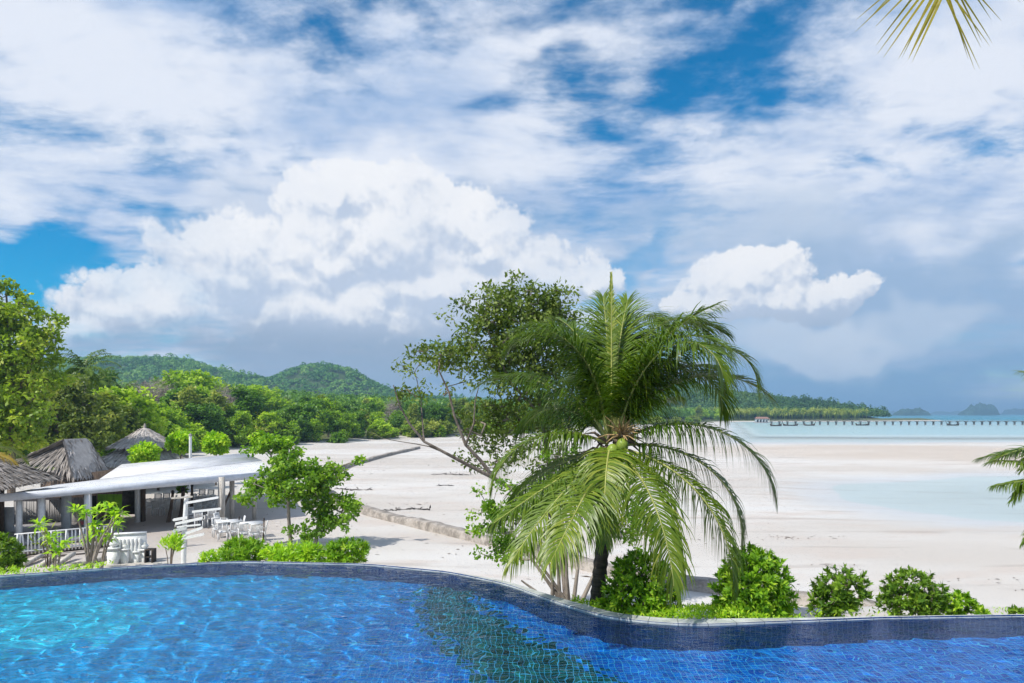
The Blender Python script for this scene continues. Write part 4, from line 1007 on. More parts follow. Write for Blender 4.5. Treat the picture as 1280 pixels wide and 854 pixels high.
def post(px, pyb, w, mat, lean=0.0, name='post'):
    Y = 6.5 * FPX / (pyb - HY); x = at_xy(px, Y); zt = min(float(roof_z(x, Y)) - .06, .2)
    g = Geo(); g.beam((x, Y, GZ - .15), (x + lean, Y, zt), w, w); g.build(name, mat, rv, False, RL)
for a in ((110, 673, .26, M['white_paint']), (52, 678, .24, M['white_paint']), (277, 656, .30, M['pale_wood']), (290, 651, .22, M['pale_wood']), (172, 653, .22, M['white_paint']), (178, 652, .26, M['brown_wood']),
          (83, 668, .34, M['grey_paint']), (24, 681, .2, M['white_paint']), (318, 649, .2, M['pale_wood'])):
    post(*a)
g = Geo(); p0 = at(279, 636, 40.5); p1 = at(289, 612, 41.5); g.beam(p0, p1, .09, .09); g.build('brace', M['brown_wood'], rv, False, RL)
# floor, wall boards, blinds and cloths of the left half
g = Geo(); g.box((-24.6, 36.6, -3.36), (6.6, 6.4, .16), .45); g.build('deck', M['grey_wood'], rv, False, RL)
def hang(px0, px1, py0, py1, Y, mat, name, th=.05, dY=0.0):
    a = at(px0, py0, Y); b = at(px1, py0, Y + dY); c = at(px1, py1, Y + dY); d = at(px0, py1, Y); n = unit(np.cross(b - a, d - a)) * th
    g = Geo(); g.add([a, b, c, d, a + n, b + n, c + n, d + n], [(0, 1, 2, 3), (7, 6, 5, 4), (0, 4, 5, 1), (1, 5, 6, 2), (2, 6, 7, 3), (3, 7, 4, 0)])
    return g.build(name, mat, rv, False, RL)
def blind(px0, px1, py0, py1, Y):
    g = Geo(); rb2 = np.random.default_rng(px0)
    for q in np.arange(px0, px1, 2.1):
        a, b = at(q + .9, py0, Y), at(q + .9, py1 + rb2.uniform(-1, 1.5), Y); g.beam(a + [0, rb2.uniform(-.02, .02), 0], b, 1.75 / FPX * Y, .03)
    g.beam(at(px0, py0 + 6, Y + .04), at(px1, py0 + 6, Y + .04), .04, .06); g.build('blind', M['panel_grey'], rv, False, RL)
blind(17, 46, 627, 654, 37.5); blind(54, 81, 625, 652, 37.8)
hang(17, 86, 622, 668, 39.5, M['interior'], 'opening_shade'); hang(-4, 17, 634, 678, 36.3, M['grey_paint'], 'white_wall')  # the near-black sheets here and below paint in the shade of openings
hang(86, 104, 622, 666, 39.5, M['grey_wood'], 'board_wall'); hang(104, 120, 620, 664, 40.5, M['interior'], 'opening_shade'); hang(120, 150, 618, 672, 41.5, M['brown_wood'], 'board_wall')
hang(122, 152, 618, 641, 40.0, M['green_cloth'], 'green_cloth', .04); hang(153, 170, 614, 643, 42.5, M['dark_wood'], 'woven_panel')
hang(97, 104, 652, 667, 38.5, M['red_cloth'], 'pink_cloth', .1); hang(121, 126, 652, 668, 38.5, M['grey_paint'], 'leaning_board', .1); hang(126, 152, 646, 672, 40.8, M['interior'], 'opening_shade')
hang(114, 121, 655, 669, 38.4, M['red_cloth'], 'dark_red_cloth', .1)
# railing of the deck, stringers and step
rl = thing('deck_railing', 'low grey slatted railing in front of the restaurant deck', 'railing', (at_xy(75, 31.5), 31.5, GZ))
ra, rb_ = at(18, 668, 30.6), at(140, 664, 33.0); ra[2] = -2.42; rb_[2] = -2.42
g = Geo(); g.beam(ra, rb_, .06, .05); g.build('top_rail', M['white_paint'], rl, False, rl.location)
g = Geo(); g.beam(ra - [0, 0, .8], rb_ - [0, 0, .8], .06, .05); g.build('bottom_rail', M['grey_paint'], rl, False, rl.location)
for k in range(27):
    p = ra + (rb_ - ra) * (k + .5) / 27; g = Geo(); lean = r.normal(0, .05); g.beam(p + [lean, 0, 0], p - [0, 0, .95], .045, .045); g.build('baluster', M['white_paint'], rl, False, rl.location)
g = Geo(); g.beam(ra - [0, -.06, .95], rb_ - [0, -.06, .95], .08, .16); g.build('deck_edge', M['dark_wood'], rl, False, rl.location)
st = thing('wooden_steps', 'slanting grey timber steps with dark gaps below the deck railing', 'steps', (at_xy(85, 29.5), 29.5, GZ))
for (a, b) in (((28, 707), (52, 694)), ((50, 708), (70, 694)), ((66, 709), (92, 692)), ((88, 706), (136, 697))):
    g = Geo(); g.beam(at(*a, 28.8), at(*b, 30.4), .20, .14); g.build('stringer', M['pale_wood'], st, False, st.location)
g = Geo(); g.beam(at(52, 701, 30.6), at(134, 694.5, 32.0), .1, .40); g.build('gap_shade', M['dark_wood'], st, False, st.location)  # dark board that paints in the shade of the gap under the deck

# ornate white balustrade
bl = thing('white_balustrade', 'short white balustrade with vase finials between the steps and the pool', 'balustrade', (at_xy(163, 29.5), 29.5, GZ))
def lathe(g, p, prof, n=10):
    g.tube([(p[0], p[1], p[2] + z) for _, z in prof], [q for q, _ in prof], n)
for (px, py, s) in ((143, 671, 1.5), (157, 678, .95), (171, 682, .85), (181, 677, 1.1)):
    Y = 29.6 + (px - 143) * .012; x = at_xy(px, Y); zt = at(px, py, Y)[2]; zc = zt - .34 * s
    g = Geo(); g.box((x, Y, (zc + GZ - .3) / 2), (.30 * s ** .7, .30 * s ** .7, zc - GZ + .3)); g.box((x, Y, zc + .03), (.40 * s ** .7, .40 * s ** .7, .06))
    po = g.build('pillar', M['white_paint'], bl, False, bl.location)
    g = Geo(); lathe(g, (x, Y, zc + .06), [(.04, 0), (.14 * s, .07 * s), (.15 * s, .13 * s), (.07 * s, .2 * s), (.09 * s, .23 * s), (.03 * s, .28 * s), (.01, .33 * s)]); g.build('finial', M['white_paint'], po, True, bl.location)
g = Geo(); a, b = at(143, 690, 29.7), at(183, 690, 30.1); a[2] = b[2] = -2.92; g.beam(a, b, .16, 1.3); g.beam(a + [0, 0, .68], b + [0, 0, .68], .22, .06); g.build('panel', M['white_paint'], bl, False, bl.location)
for k in range(7):
    p = a + (b - a) * (k + .7) / 8 + [0, -.11, .1]; g = Geo(); lathe(g, p + [0, 0, -.5], [(.05, 0), (.07, .1), (.09, .3), (.05, .6), (.07, .75), (.05, .85)], 8); g.build('baluster', M['white_paint'], bl, True, bl.location)
bx = thing('open_crate', 'small dark open frame box on end beside the white balustrade', 'box', (*at(188, 697, 29.9)[:2], GZ))
x, y = bx.location[:2]; zt = at(188, 686, 29.9)[2]
for (dx, dz, w_, h_) in ((-.15, 0, .05, .72), (.15, 0, .05, .72), (0, .335, .25, .05), (0, 0.02, .25, .05), (0, -.335, .25, .05)):
    g = Geo(); g.box((x + dx, y, zt - .36 + dz), (w_, .35, h_)); g.build('side' if w_ < .1 else 'shelf', M['dark_wood'], bx, False, bx.location)

# ------------------------------------------------------------------ signpost
sp = thing('signpost', 'white wooden signpost with many blank arrow boards by the pool', 'signpost', (*gpt(229, 29.5)[:2], GZ))
x, y = sp.location[:2]; zt = at(233, 620, 29.5)[2]
g = Geo(); g.tube([(x, y, GZ - .6), (x + .06, y, -1.9), (x + .14, y, zt)], [.11, .10, .085], 9); g.build('post', M['white_paint'], sp, True, sp.location)
for (pa, ya, pb, yb, w_, mt) in ((214, 623, 240, 621, .10, 'pale_wood'), (232, 629, 272, 622, .14, 'white_paint'), (240, 640, 275, 636, .13, 'white_paint'), (217, 650, 234, 647, .16, 'white_paint'), (219, 655, 252, 648, .16, 'white_paint'),
                           (217, 664, 233, 660, .2, 'grey_paint'), (221, 659, 250, 656, .10, 'white_paint'), (232, 667, 252, 660, .17, 'white_paint'), (224, 672, 233, 670, .15, 'white_paint'), (230, 673, 254, 668, .17, 'white_paint')):
    a = at(pa, ya, 29.3); b = at(pb, yb, 29.3); d = unit(b - a); w_ *= .72; up = np.array([0, 0, w_ / 2]); th = np.array([0, .035, 0]); right = pb > 238
    tip = b + d * w_ * .5 if right else b; q = [a - up, b - up, tip, b + up, a + up] if right else [a - d * w_ * .5, a - up, b - up, b + up, a + up]
    if not right: q = [b - up, a - up, a - d * w_ * .5, a + up, b + up][::-1]
    q = [np.asarray(v) for v in q]; g = Geo(); g.add(q + [v + th for v in q], [(0, 1, 2, 3, 4), (9, 8, 7, 6, 5)]); g.add(q + [v + th for v in q], [(k, k + 5, (k + 1) % 5 + 5, (k + 1) % 5) for k in range(5)])
    g.build('arrow_board', M[mt], sp, False, sp.location)

# ------------------------------------------------------------------ chairs and tables on the sand
def make_chair():
    c = thing('garden_chair', 'white slatted garden chair', 'chair', (0, 0, 0), 0)
    w = M['white_wood']
    g = Geo()
    for k in range(5): g.box((0, -.19 + .095 * k, .44), (.44, .08, .025))
    g.build('seat', w, c)
    for sx in (-1, 1):
        g = Geo(); g.beam((sx * .21, -.2, 0), (sx * .21, -.2, .64), .045, .045); g.build('leg', w, c)
        g = Geo(); g.beam((sx * .21, .24, 0), (sx * .21, .2, .45), .045, .045); g.build('leg', w, c)
        g = Geo(); g.beam((sx * .23, -.24, .66), (sx * .23, .26, .66), .06, .03); g.build('armrest', w, c)
    g = Geo()
    for sx in (-1, 1): g.beam((sx * .21, .22, .42), (sx * .21, .33, .98), .045, .045)
    g.beam((-.21, .33, .96), (.21, .33, .96), .05, .06); g.beam((-.21, .25, .55), (.21, .25, .55), .04, .05)
    for k in range(6): g.beam((-.16 + .064 * k, .25, .55), (-.16 + .064 * k, .33, .96), .035, .02)
    g.build('backrest', w, c); return c
def make_table():
    c = thing('garden_table', 'white slatted garden table', 'table', (0, 0, 0), 0); w = M['white_wood']
    g = Geo()
    for k in range(8): g.box((0, -.42 + .12 * k, .74), (1.3, .10, .03))
    g.build('tabletop', w, c)
    for sx in (-1, 1):
        for sy in (-1, 1): g = Geo(); g.beam((sx * .56, sy * .36, 0), (sx * .56, sy * .36, .725), .06, .06); g.build('leg', w, c)
    return c
ch0 = make_chair(); tb0 = make_table(); first = {'c': True, 't': True}
def put(kind, px, pyb, rz, label, group):
    Y = 6.5 * FPX / (pyb - HY); loc = (at_xy(px, Y), Y, GZ + .02); o = ch0 if kind == 'c' else tb0
    if first[kind]:
        first[kind] = False; o.location = loc; o.rotation_euler = (0, 0, rz); o['label'] = label; o['group'] = group; return o
    return dup(o, loc, rz, 1.0, label, group)
CG = 'white garden chairs on the sand'; TG = 'white garden tables on the sand'
put('t', 286, 669, .5, 'white slatted garden table nearest the pool, right of the signpost', TG)
put('t', 312, 672, .5, 'rightmost white garden table, beyond the edge of the canopy', TG)
put('t', 256, 653, .5, 'white garden table between the signpost and the wide pale post', TG)
put('t', 203, 641, .5, 'far left white garden table near the brown post', TG)
put('t', 258, 634, .5, 'farthest white garden table, high up behind the signpost', TG)
for k, (px, py, rz) in enumerate([(272, 672, .6), (279, 676, 3.4), (291, 676, 3.9), (298, 669, 5.2), (277, 664, 1.4), (304, 678, 3.6), (326, 676, 5.0), (318, 679, 3.7)]):
    put('c', px, py, rz, 'white slatted garden chair in the front set right of the signpost', CG)
for k, (px, py, rz) in enumerate([(243, 656, 1.2), (250, 660, 3.3), (264, 658, 3.7), (268, 650, 5.0), (246, 648, .3), (262, 645, .1), (254, 641, .4), (270, 641, 5.4)]):
    put('c', px, py, rz, 'white slatted garden chair in the middle set behind the signpost', CG + ', middle set')
for k, (px, py, rz) in enumerate([(246, 636, 1.2), (252, 639, 3.3), (266, 638, 3.7), (272, 633, 5.0), (262, 630, .1), (251, 629, .1)]):
    put('c', px, py, rz, 'small white garden chair in the farthest set under the canopy', CG + ', far set')
for k, (px, py, rz) in enumerate([(190, 643, 1.2), (197, 645, 3.3), (210, 644, 3.7), (214, 638, 5.0), (196, 636, .2), (206, 635, .1)]):
    put('c', px, py, rz, 'white garden chair in the set left of the leaning brown post', CG + ', left set')

# driftwood posts and small things under the canopy
def stump(label, px, pyb, pyt, w, lean, name='driftwood_post'):
    Y = 6.5 * FPX / (pyb - HY); a = np.array([at_xy(px, Y), Y, GZ - .1]); b = at(px + lean, pyt, Y); rr = w / 2 / FPX * Y
    o = thing(name, label, 'post', a); g = Geo(); m = (a + b) / 2 + [rr * .3, 0, 0]; g.tube([a, a * .7 + b * .3 + [rr * .2, 0, 0], m, b], [rr * 1.25, rr, rr * .9, rr * .7], 8); g.build('trunk', M['brown_wood'], o, True, a)
    g = Geo(); g.tube([b - [0, 0, .03], b + [0, 0, .12], b + [0, 0, .2]], [rr * .8, rr * .95, rr * .4], 8); g.build('cap', M['dark_wood'], o, True, a); return o
stump('leaning brown driftwood post standing in the open sand', 210, 653, 617, 4.5, 6)
stump('dark driftwood post with a green plant on top', 226, 647, 613, 6, 3)
stump('short dark driftwood post behind the white signpost', 239, 640, 608, 4, 1)
stump('thin dark post at the right end of the tables', 329, 676, 652, 2.2, 1)
stump('thin dark post beside the front garden table', 299, 668, 650, 2, 0)
r2 = np.random.default_rng(71)
pp = at(228, 613, 43); o = thing('potted_plant', 'small green plant sitting on the dark driftwood post', 'plant', pp)
g = Geo(); n = 90; D = unit(rand_dir(r2, n) + [0, 0, .4]); leaves(g, np.repeat(pp[None], n, 0) + rand_dir(r2, n) * .2, D, D + rand_dir(r2, n), .35, .14, r2.uniform(.1, .6, n)); g.build('foliage', M['leaf_mid'], o, False, pp)

# bench boards, plank rack behind the signpost
o = thing('slatted_bench', 'grey slatted bench end just behind the white signpost', 'bench', (*at(226, 668, 33)[:2], GZ))
for k in range(5):
    g = Geo(); zz_ = -2.55 - .18 * k; a = at(218, 650, 33); b = at(232, 650, 33.4); a[2] = b[2] = zz_; g.beam(a, b, .05, .11); g.build('slat', M['grey_wood'] if k % 2 else M['dark_wood'], o, False, o.location)
for q in (218.5, 231.5):
    a = at(q, 650, 33.2); g = Geo(); g.beam((a[0], a[1] + .08, GZ - .05), (a[0], a[1] + .08, -2.42), .08, .08); g.build('leg', M['grey_wood'], o, False, o.location)

# ------------------------------------------------------------------ frangipani and small plants by the restaurant
def frangipani(label, base, ends, Y, seed):
    r = np.random.default_rng(seed); b = np.array([at_xy(base[0], Y), Y, at(*base, Y)[2] - .35]); o = thing('frangipani', label, 'small tree', b)
    g = Geo(); w = Wood(); mid = None
    for k, (px, py) in enumerate(ends):
        e = at(px, py, Y + r.uniform(-.4, .4)); m = b + (e - b) * .5 + np.array([(b[0] - e[0]) * .12, 0, -.02]); w.trunk([b, m, e], .05, .028, -1 if k == 0 else 0)
    w.mesh(g, .02, sides=6); g.build('trunk', M['bark_grey'], o, True, b)
    g = Geo(); 
    for (px, py) in ends:
        e = at(px, py, Y); n = 26; D = unit(rand_dir(r, n) * [1, 1, .6] + [0, 0, .25]); P = np.repeat(e[None], n, 0) + rand_dir(r, n) * .1
        leaves(g, P, D, np.array([0, 0, 1.0]) + rand_dir(r, n) * .3, r.uniform(.3, .5, n), .13, np.clip(r.normal(.55, .2, n), 0, 1), False, .2)
    g.build('foliage', M['leaf_lime'], o, False, b)
frangipani('bare-stemmed frangipani with yellow-green tufts before the green cloth', (112, 706), [(95, 638), (108, 642), (122, 640), (135, 634), (150, 640), (128, 668), (118, 656), (142, 646)], 27.5, 81)
frangipani('low frangipani with three lime tufts before the deck railing', (70, 708), [(63, 672), (78, 680), (70, 690), (50, 656)], 27.0, 82)
frangipani('thin leaning frangipani beside the white balustrade', (126, 707), [(133, 672), (145, 656), (108, 674)], 28.3, 83)
def tuft(label, px, pyb, pyt, Y, n, leafm, seed, name='leafy_plant', wpx=14):
    r = np.random.default_rng(seed); z0 = at(px, pyb, Y)[2] - .3; b = np.array([at_xy(px, Y), Y, z0]); H = at(px, pyt, Y)[2] - z0; o = thing(name, label, 'plant', b)
    g = Geo(); tips = []
    for k in range(7):
        a = r.uniform(0, 6.28); q = b + [math.cos(a) * .2, math.sin(a) * .2, H * r.uniform(.45, .8)]; g.tube([b + [math.cos(a) * .07, math.sin(a) * .07, 0], (b + q) / 2, q], .018, 5); tips.append(q)
    g.build('stem', M['bark'], o, True, b); g = Geo(); tips = np.array(tips); m = n; k = r.integers(0, 7, m)
    P = tips[k] + rand_dir(r, m) * wpx / FPX * Y * .45; D = unit(P - b - [0, 0, H * .45] + rand_dir(r, m) * .3 + [0, 0, .3]); leaves(g, P, D, rand_dir(r, m) + [0, 0, .8], r.uniform(.2, .38, m), .07, np.clip(r.normal(.5, .25, m), 0, 1), False, .3)
    g.build('foliage', leafm, o, False, b)
tuft('yellow and green croton plant between the balustrade and the signpost', 212, 702, 668, 28.0, 240, M['leaf_lime'], 85)
tuft('spiky dark plant in front of the dark doorway of the restaurant', 60, 700, 652, 28.5, 60, M['leaf_olive'], 86, wpx=20)
r3 = np.random.default_rng(88)
def ball_bush(label, px, py, rp, Y, leafm, seed, name='round_bush', trunkpx=0, n=140, nl=22, L=.34, W=.2):
    b = gpt(px, Y); return tree(name, label, 'bush' if name.endswith('bush') else 'tree', b, [([b, at(px, py + rp * .4, Y)], .08, .04)], clump_px([(px, py, rp, rp * .9), (px + rp * .4, py + rp * .4, rp * .6, rp * .5), (px - rp * .45, py + rp * .3, rp * .6, rp * .5)], Y), n, nl, .28, L, W, leafm, M['bark'], seed, rmin=.012)
ball_bush('round yellow-green bush in front of the pavilion roof', 181, 567, 14, 55, M['leaf_lime'], 91)
ball_bush('upright bright bush beside the white pole right of the pavilion', 226, 552, 13, 58, M['leaf_lime'], 92)
ball_bush('bright green bush standing behind the middle of the canopy', 270, 553, 14, 62, M['leaf_lime'], 93)
ball_bush('small dome-shaped tree alone on the pale sand at the forest edge', 421, 551, 10, 150, M['leaf_f2'], 94, 'dome_tree', n=110, nl=24, L=.55, W=.35)
o = thing('pole', 'thin white pole standing between the two bright bushes', 'pole', (*gpt(238, 57)[:2], float(gpt(238, 57)[2])))
a = np.array(o.location); g = Geo(); g.tube([a, (a[0], a[1], at(238, 545, 57)[2])], [.13, .11], 8); g.build('shaft', M['white_paint'], o, True, a)
g = Geo(); p = np.array([a[0], a[1], at(238, 545, 57)[2]]); g.tube([p, p + [0, 0, .12], p + [0, 0, .2]], [.14, .14, .04], 8); g.build('cap', M['grey_wood'], o, True, a)

# ------------------------------------------------------------------ low stone sea wall curving across the beach
def wall_run(pts, label, w=.75, seed=3):
    r = np.random.default_rng(seed); P = np.array([(at_xy(px, 6.5 * FPX / (py - HY)), 6.5 * FPX / (py - HY)) for px, py in pts])
    s = np.concatenate([[0], np.cumsum(np.hypot(*np.diff(P, axis=0).T))]); L = s[-1]; u = np.arange(0, L, .5)
    Q = np.stack([np.interp(u, s, P[:, 0]), np.interp(u, s, P[:, 1])], 1); k = np.ones(9) / 9
    Q = np.stack([np.convolve(np.pad(Q[:, j], 4, mode='edge'), k, 'valid') for j in (0, 1)], 1)
    T = np.gradient(Q, axis=0); T /= np.linalg.norm(T, axis=1)[:, None]; N = np.stack([-T[:, 1], T[:, 0]], 1); m = len(u)
    h = -3.08 + .05 * np.sin(u * .7) + r.normal(0, .025, m); rows = []
    for off, dz in ((-.5, -1.2), (-.46, -.06), (-.36, 0.0), (.36, .0), (.46, -.06), (.5, -1.2)):
        rows.append(np.stack([Q[:, 0] + N[:, 0] * off * w, Q[:, 1] + N[:, 1] * off * w, h + dz + r.normal(0, .012, m)], 1))
    g = Geo(); V = np.concatenate(rows); i = np.arange(m - 1); F = np.concatenate([np.stack([i + a * m, i + 1 + a * m, i + 1 + (a + 1) * m, i + (a + 1) * m], 1) for a in range(5)])
    g.add(V, F); g.add(np.stack([q[0] for q in rows]), [(0, 1, 2, 3), (0, 3, 4, 5)]); g.add(np.stack([q[-1] for q in rows]), [(3, 2, 1, 0), (5, 4, 3, 0)])
    o = g.build('sea_wall', M['stone_wall']); tag(o, label, 'wall'); return o
wall_run([(524, 561), (480, 571), (448, 580), (410, 592), (398, 601), (405, 615), (425, 630), (450, 640), (490, 651), (530, 661), (570, 670), (640, 687), (720, 708), (800, 727), (850, 734), (930, 746), (1000, 754), (1090, 767), (1200, 783)],
         'long low weathered sea wall curving over the white sand')
# ------------------------------------------------------------------ dried seaweed on the tide line
def weed(label, px, py, L, seed):
    r = np.random.default_rng(seed); Y = 6.55 * FPX / (py - HY); n = int(60 * L); t = r.uniform(-1, 1, n); g = Geo()
    P = np.stack([at_xy(px, Y) + t * L, Y + .25 * L * np.sin(t * 3 + seed) + r.normal(0, .12 * L, n), np.zeros(n)], 1); P[:, 2] = ground_z(P[:, 0], P[:, 1]) + .02
    D = unit(rand_dir(r, n) * [1, 1, .15]); leaves(g, P, D, np.array([0, 0, 1.0]) + rand_dir(r, n) * .2, r.uniform(.2, .5, n), .12, r.uniform(0, 1, n), True, .1)
    o = g.build('dried_seaweed', M['dark_wood']); tag(o, label, 'seaweed')
weed('curved dark strip of dried seaweed near the sea wall', 512, 638, 1.5, 1); weed('small dark heap of seaweed in the middle of the bare flat', 557, 608, .8, 2); weed('thin scattered line of seaweed under the bare limb', 565, 594, 2.2, 3)
weed('short seaweed streak behind the almond tree', 440, 613, 1.6, 4)

# ------------------------------------------------------------------ small litter on the sand
r = np.random.default_rng(95); n = 1500; y = 22 + 110 * r.uniform(0, 1, n) ** 1.7; px = r.uniform(-100, 1000, n); x = (px - HX) / FPX * y
cl = r.integers(0, 60, n); cx_, cy_ = r.uniform(-25, 22, 60), 24 + 80 * r.uniform(0, 1, 60) ** 1.3; m = r.uniform(size=n) < .6
x = np.where(m, cx_[cl] + r.normal(0, 1.6, n), x); y = np.where(m, cy_[cl] + r.normal(0, .35, n), y)
ok = (ground_z(x, y) < -3.2) & (ground_z(x, y) > -3.72); x, y = x[ok], y[ok]; n = len(x); P_ = np.stack([x, y, ground_z(x, y) + .015], 1); D = unit(rand_dir(r, n) * [1, 1, .12])
g = Geo(); leaves(g, P_, D, np.array([0, 0, 1.0]) + rand_dir(r, n) * .25, r.uniform(.08, .3, n) * (1 + (r.uniform(size=n) < .05) * 2), r.uniform(.05, .1, n), r.uniform(0, 1, n), True, .1)
o = g.build('beach_litter', M['brown_wood']); tag(o, 'dry leaves and twigs scattered over the white sand', 'beach litter', kind='stuff')
# ------------------------------------------------------------------ forest edge: a few kinds, each tree its own object
def forest_kind(name, label, clumps, H, leafm, barkm, nt, nl, rad, L, W, seed, r0=.22, multi=1, group=None, bare=False):
    """tree about H metres tall standing at the origin"""
    r = np.random.default_rng(seed); root = thing(name, label, 'tree', (0, 0, 0), 0, group); w = Wood()
    for k in range(multi):
        a = 6.28 * k / max(multi, 1) + .5; sp = .06 * H * (multi > 1)
        w.trunk([(math.cos(a) * sp * .3, math.sin(a) * sp * .3, -.4), (math.cos(a) * sp + r.normal(0, .15), math.sin(a) * sp + r.normal(0, .15), H * .3), (math.cos(a) * sp * 2 + r.normal(0, .3), math.sin(a) * sp * 2, H * .62)], r0 / multi ** .5, r0 * .4, -1)
    T, out = clump_points(r, [tuple(v * H for v in c) for c in clumps], nt, .35); w.twigs(r, T, .1, steps=2)
    g = Geo(); w.mesh(g, .02 * H / 10, sides=5); g.build('trunk', barkm, root, True)
    g = Geo()
    if bare:
        n = nt * nl; P = np.repeat(T, nl, 0) + rand_dir(r, n) * rad; D = unit(rand_dir(r, n) + np.repeat(out, nl, 0)); leaves(g, P, D, rand_dir(r, n), L, W, r.uniform(0, 1, n), True)
    else: spray(g, r, T, out, nl, rad, L, W, True, up=.5)
    g.build('crown', leafm, root); return root
def crown_shape(r, kind):
    c = []
    if kind == 'round': c.append((0, 0, .52, .25, .25, .28)); m = 10; lo, hi, rr = .18, .86, .16
    elif kind == 'broad': c.append((0, 0, .52, .32, .32, .24)); m = 12; lo, hi, rr = .2, .82, .165
    elif kind == 'tall': c.append((0, 0, .55, .16, .16, .36)); m = 11; lo, hi, rr = .18, .94, .125
    else: c.append((0, 0, .4, .32, .32, .32)); m = 10; lo, hi, rr = .15, .75, .2
    for k in range(m):
        a = r.uniform(0, 6.28); h = r.uniform(lo, hi); d = c[0][3] * r.uniform(.5, 1.05) * (1.25 - h * .7)
        c.append((math.cos(a) * d, math.sin(a) * d, h, rr * r.uniform(.7, 1.1), rr * r.uniform(.7, 1.1), rr * r.uniform(.55, .9)))
    return c
rk = np.random.default_rng(101); KIN = []
spec = [('forest_tree', 'bright green bushy tree in the forest behind the beach', 'round', 'leaf_f1'), ('forest_tree', 'deep green rounded tree in the forest behind the beach', 'broad', 'leaf_f2'),
        ('forest_tree', 'olive green loose tree in the forest behind the beach', 'tall', 'leaf_f3'), ('forest_tree', 'fresh green wide tree in the forest behind the beach', 'broad', 'leaf_f1'),
        ('forest_tree', 'dark green tall tree in the forest behind the beach', 'tall', 'leaf_f2'), ('forest_shrub', 'low green scrub bush at the forest edge', 'low', 'leaf_f1'),
        ('forest_shrub', 'olive scrub bush at the forest edge', 'low', 'leaf_f3')]
for k, (nm, lb, shp, lm) in enumerate(spec):
    KIN.append(forest_kind(nm, lb, crown_shape(rk, shp), 9.0 if nm == 'forest_tree' else 3.6, M[lm], M['bark_grey'], 210 if nm == 'forest_tree' else 90, 24, .6 if nm == 'forest_tree' else .42, (.52 if nm == 'forest_tree' else .42), (.33 if nm == 'forest_tree' else .26), 200 + k,
                           .2, 2 if k in (0, 3) else 1, group=lb + 's'))
bare0 = forest_kind('bare_tree', 'leafless pinkish grey tree standing above the forest', crown_shape(rk, 'broad'), 9.0, M['twig_pale'], M['twig_pale'], 170, 14, .5, .75, .045, 222, .16, 3, 'leafless trees', True)
def palm_kind(seed):
    r = np.random.default_rng(seed); fr = []
    for k in range(17):
        el = [70, 45, 20, -5][k % 4] + r.uniform(-8, 8); fr.append((k * 137.5 % 360, el, r.uniform(2.6, 3.3), 60 + r.uniform(0, 35), dict(npair=22, width=.12, ll=.75, hang=.8, tint=.4)))
    r_ = np.random.default_rng(seed); root = thing('coconut_palm', 'slim coconut palm rising out of the forest', 'palm tree', (0, 0, 0), 0, 'palms in the forest')
    g = Geo(); f = np.linspace(0, 1, 14)[:, None]; g.tube(np.array([0, 0, -.4]) + f * np.array([.5, 0, 8.4]) + np.array([.4, 0, 0]) * np.sin(f * 3.14), np.linspace(.18, .11, 14), 7); g.build('trunk', M['bark_grey'], root, True)
    gg = Geo()
    for q in fr:
        a, b = frond_geo(r_, np.array([.5, 0, 8.0]), R(q[0]), R(q[1]), q[2], R(q[3]), **q[4])
        for s in (a, b):
            for V, F, T in zip(s.v, s.f, s.tint): pass
        off = gg.n
        for s in (a, b):
            o0 = gg.n; base = 0
            VV = np.concatenate(s.v); TT = np.concatenate(s.tint)
            gg.v.append(VV); gg.tint.append(TT)
            for F in s.f: gg.f.append(F + o0)
            gg.n += len(VV)
    gg.build('crown', M['leaf_palm'], root); return root
fp0 = palm_kind(301)
USED = {}
def place(o, px, Y, sc, label=None, group=None, rz=None, dz=0.0, sx=1.0):
    loc = tuple(gpt(px, Y, dz)); rz = rk.uniform(0, 6.28) if rz is None else rz; s = (sc * sx, sc * sx, sc)
    if o.name not in USED:
        USED[o.name] = 1; o.location = loc; o.rotation_euler = (0, 0, rz); o.scale = s
        if label: o['label'] = label
        if group: o['group'] = group
        return o
    return dup(o, loc, rz, s, label, group)
def veg_start(px):
    u = (px - HX) / FPX; return float(np.interp(u, [-1.3, -0.62, -0.5, -0.4, -0.28, -0.16, 0.0, 0.31], [52, 62, 105, 128, 142, 178, 200, 480]))
# --- single trees that can be told apart
b0 = gpt(14, 52)
tree('broadleaf_tree', 'tall yellow-green tree at the left edge, highest on that side', 'tree', b0, [([b0, at(16, 500, 52), at(12, 430, 52), at(8, 370, 52)], .28, .06), ([at(16, 500, 52), at(44, 450, 52), at(58, 425, 52)], .14, .05), ([at(14, 470, 52), at(-20, 430, 52), at(-35, 390, 52)], .14, .05), ([at(16, 520, 52), at(40, 500, 52), at(60, 480, 52)], .1, .04)],
     clump_px([(8, 378, 26, 12), (30, 394, 24, 11), (52, 418, 22, 11), (0, 400, 30, 14), (25, 430, 36, 14), (-35, 400, 50, 30), (0, 455, 40, 16), (45, 448, 28, 10), (-30, 470, 50, 35), (3, 356, 10, 8), (0, 334, 4, 6), (68, 404, 9, 7), (60, 478, 24, 14), (20, 490, 34, 18), (76, 440, 6, 6), (35, 520, 40, 22), (-5, 520, 40, 30), (10, 548, 40, 16)], 52),
     640, 26, .62, .42, .24, M['leaf_yellow'], M['bark'], 401, rmin=.018, hollow=.15, jit=.12)
b0 = gpt(74, 70)
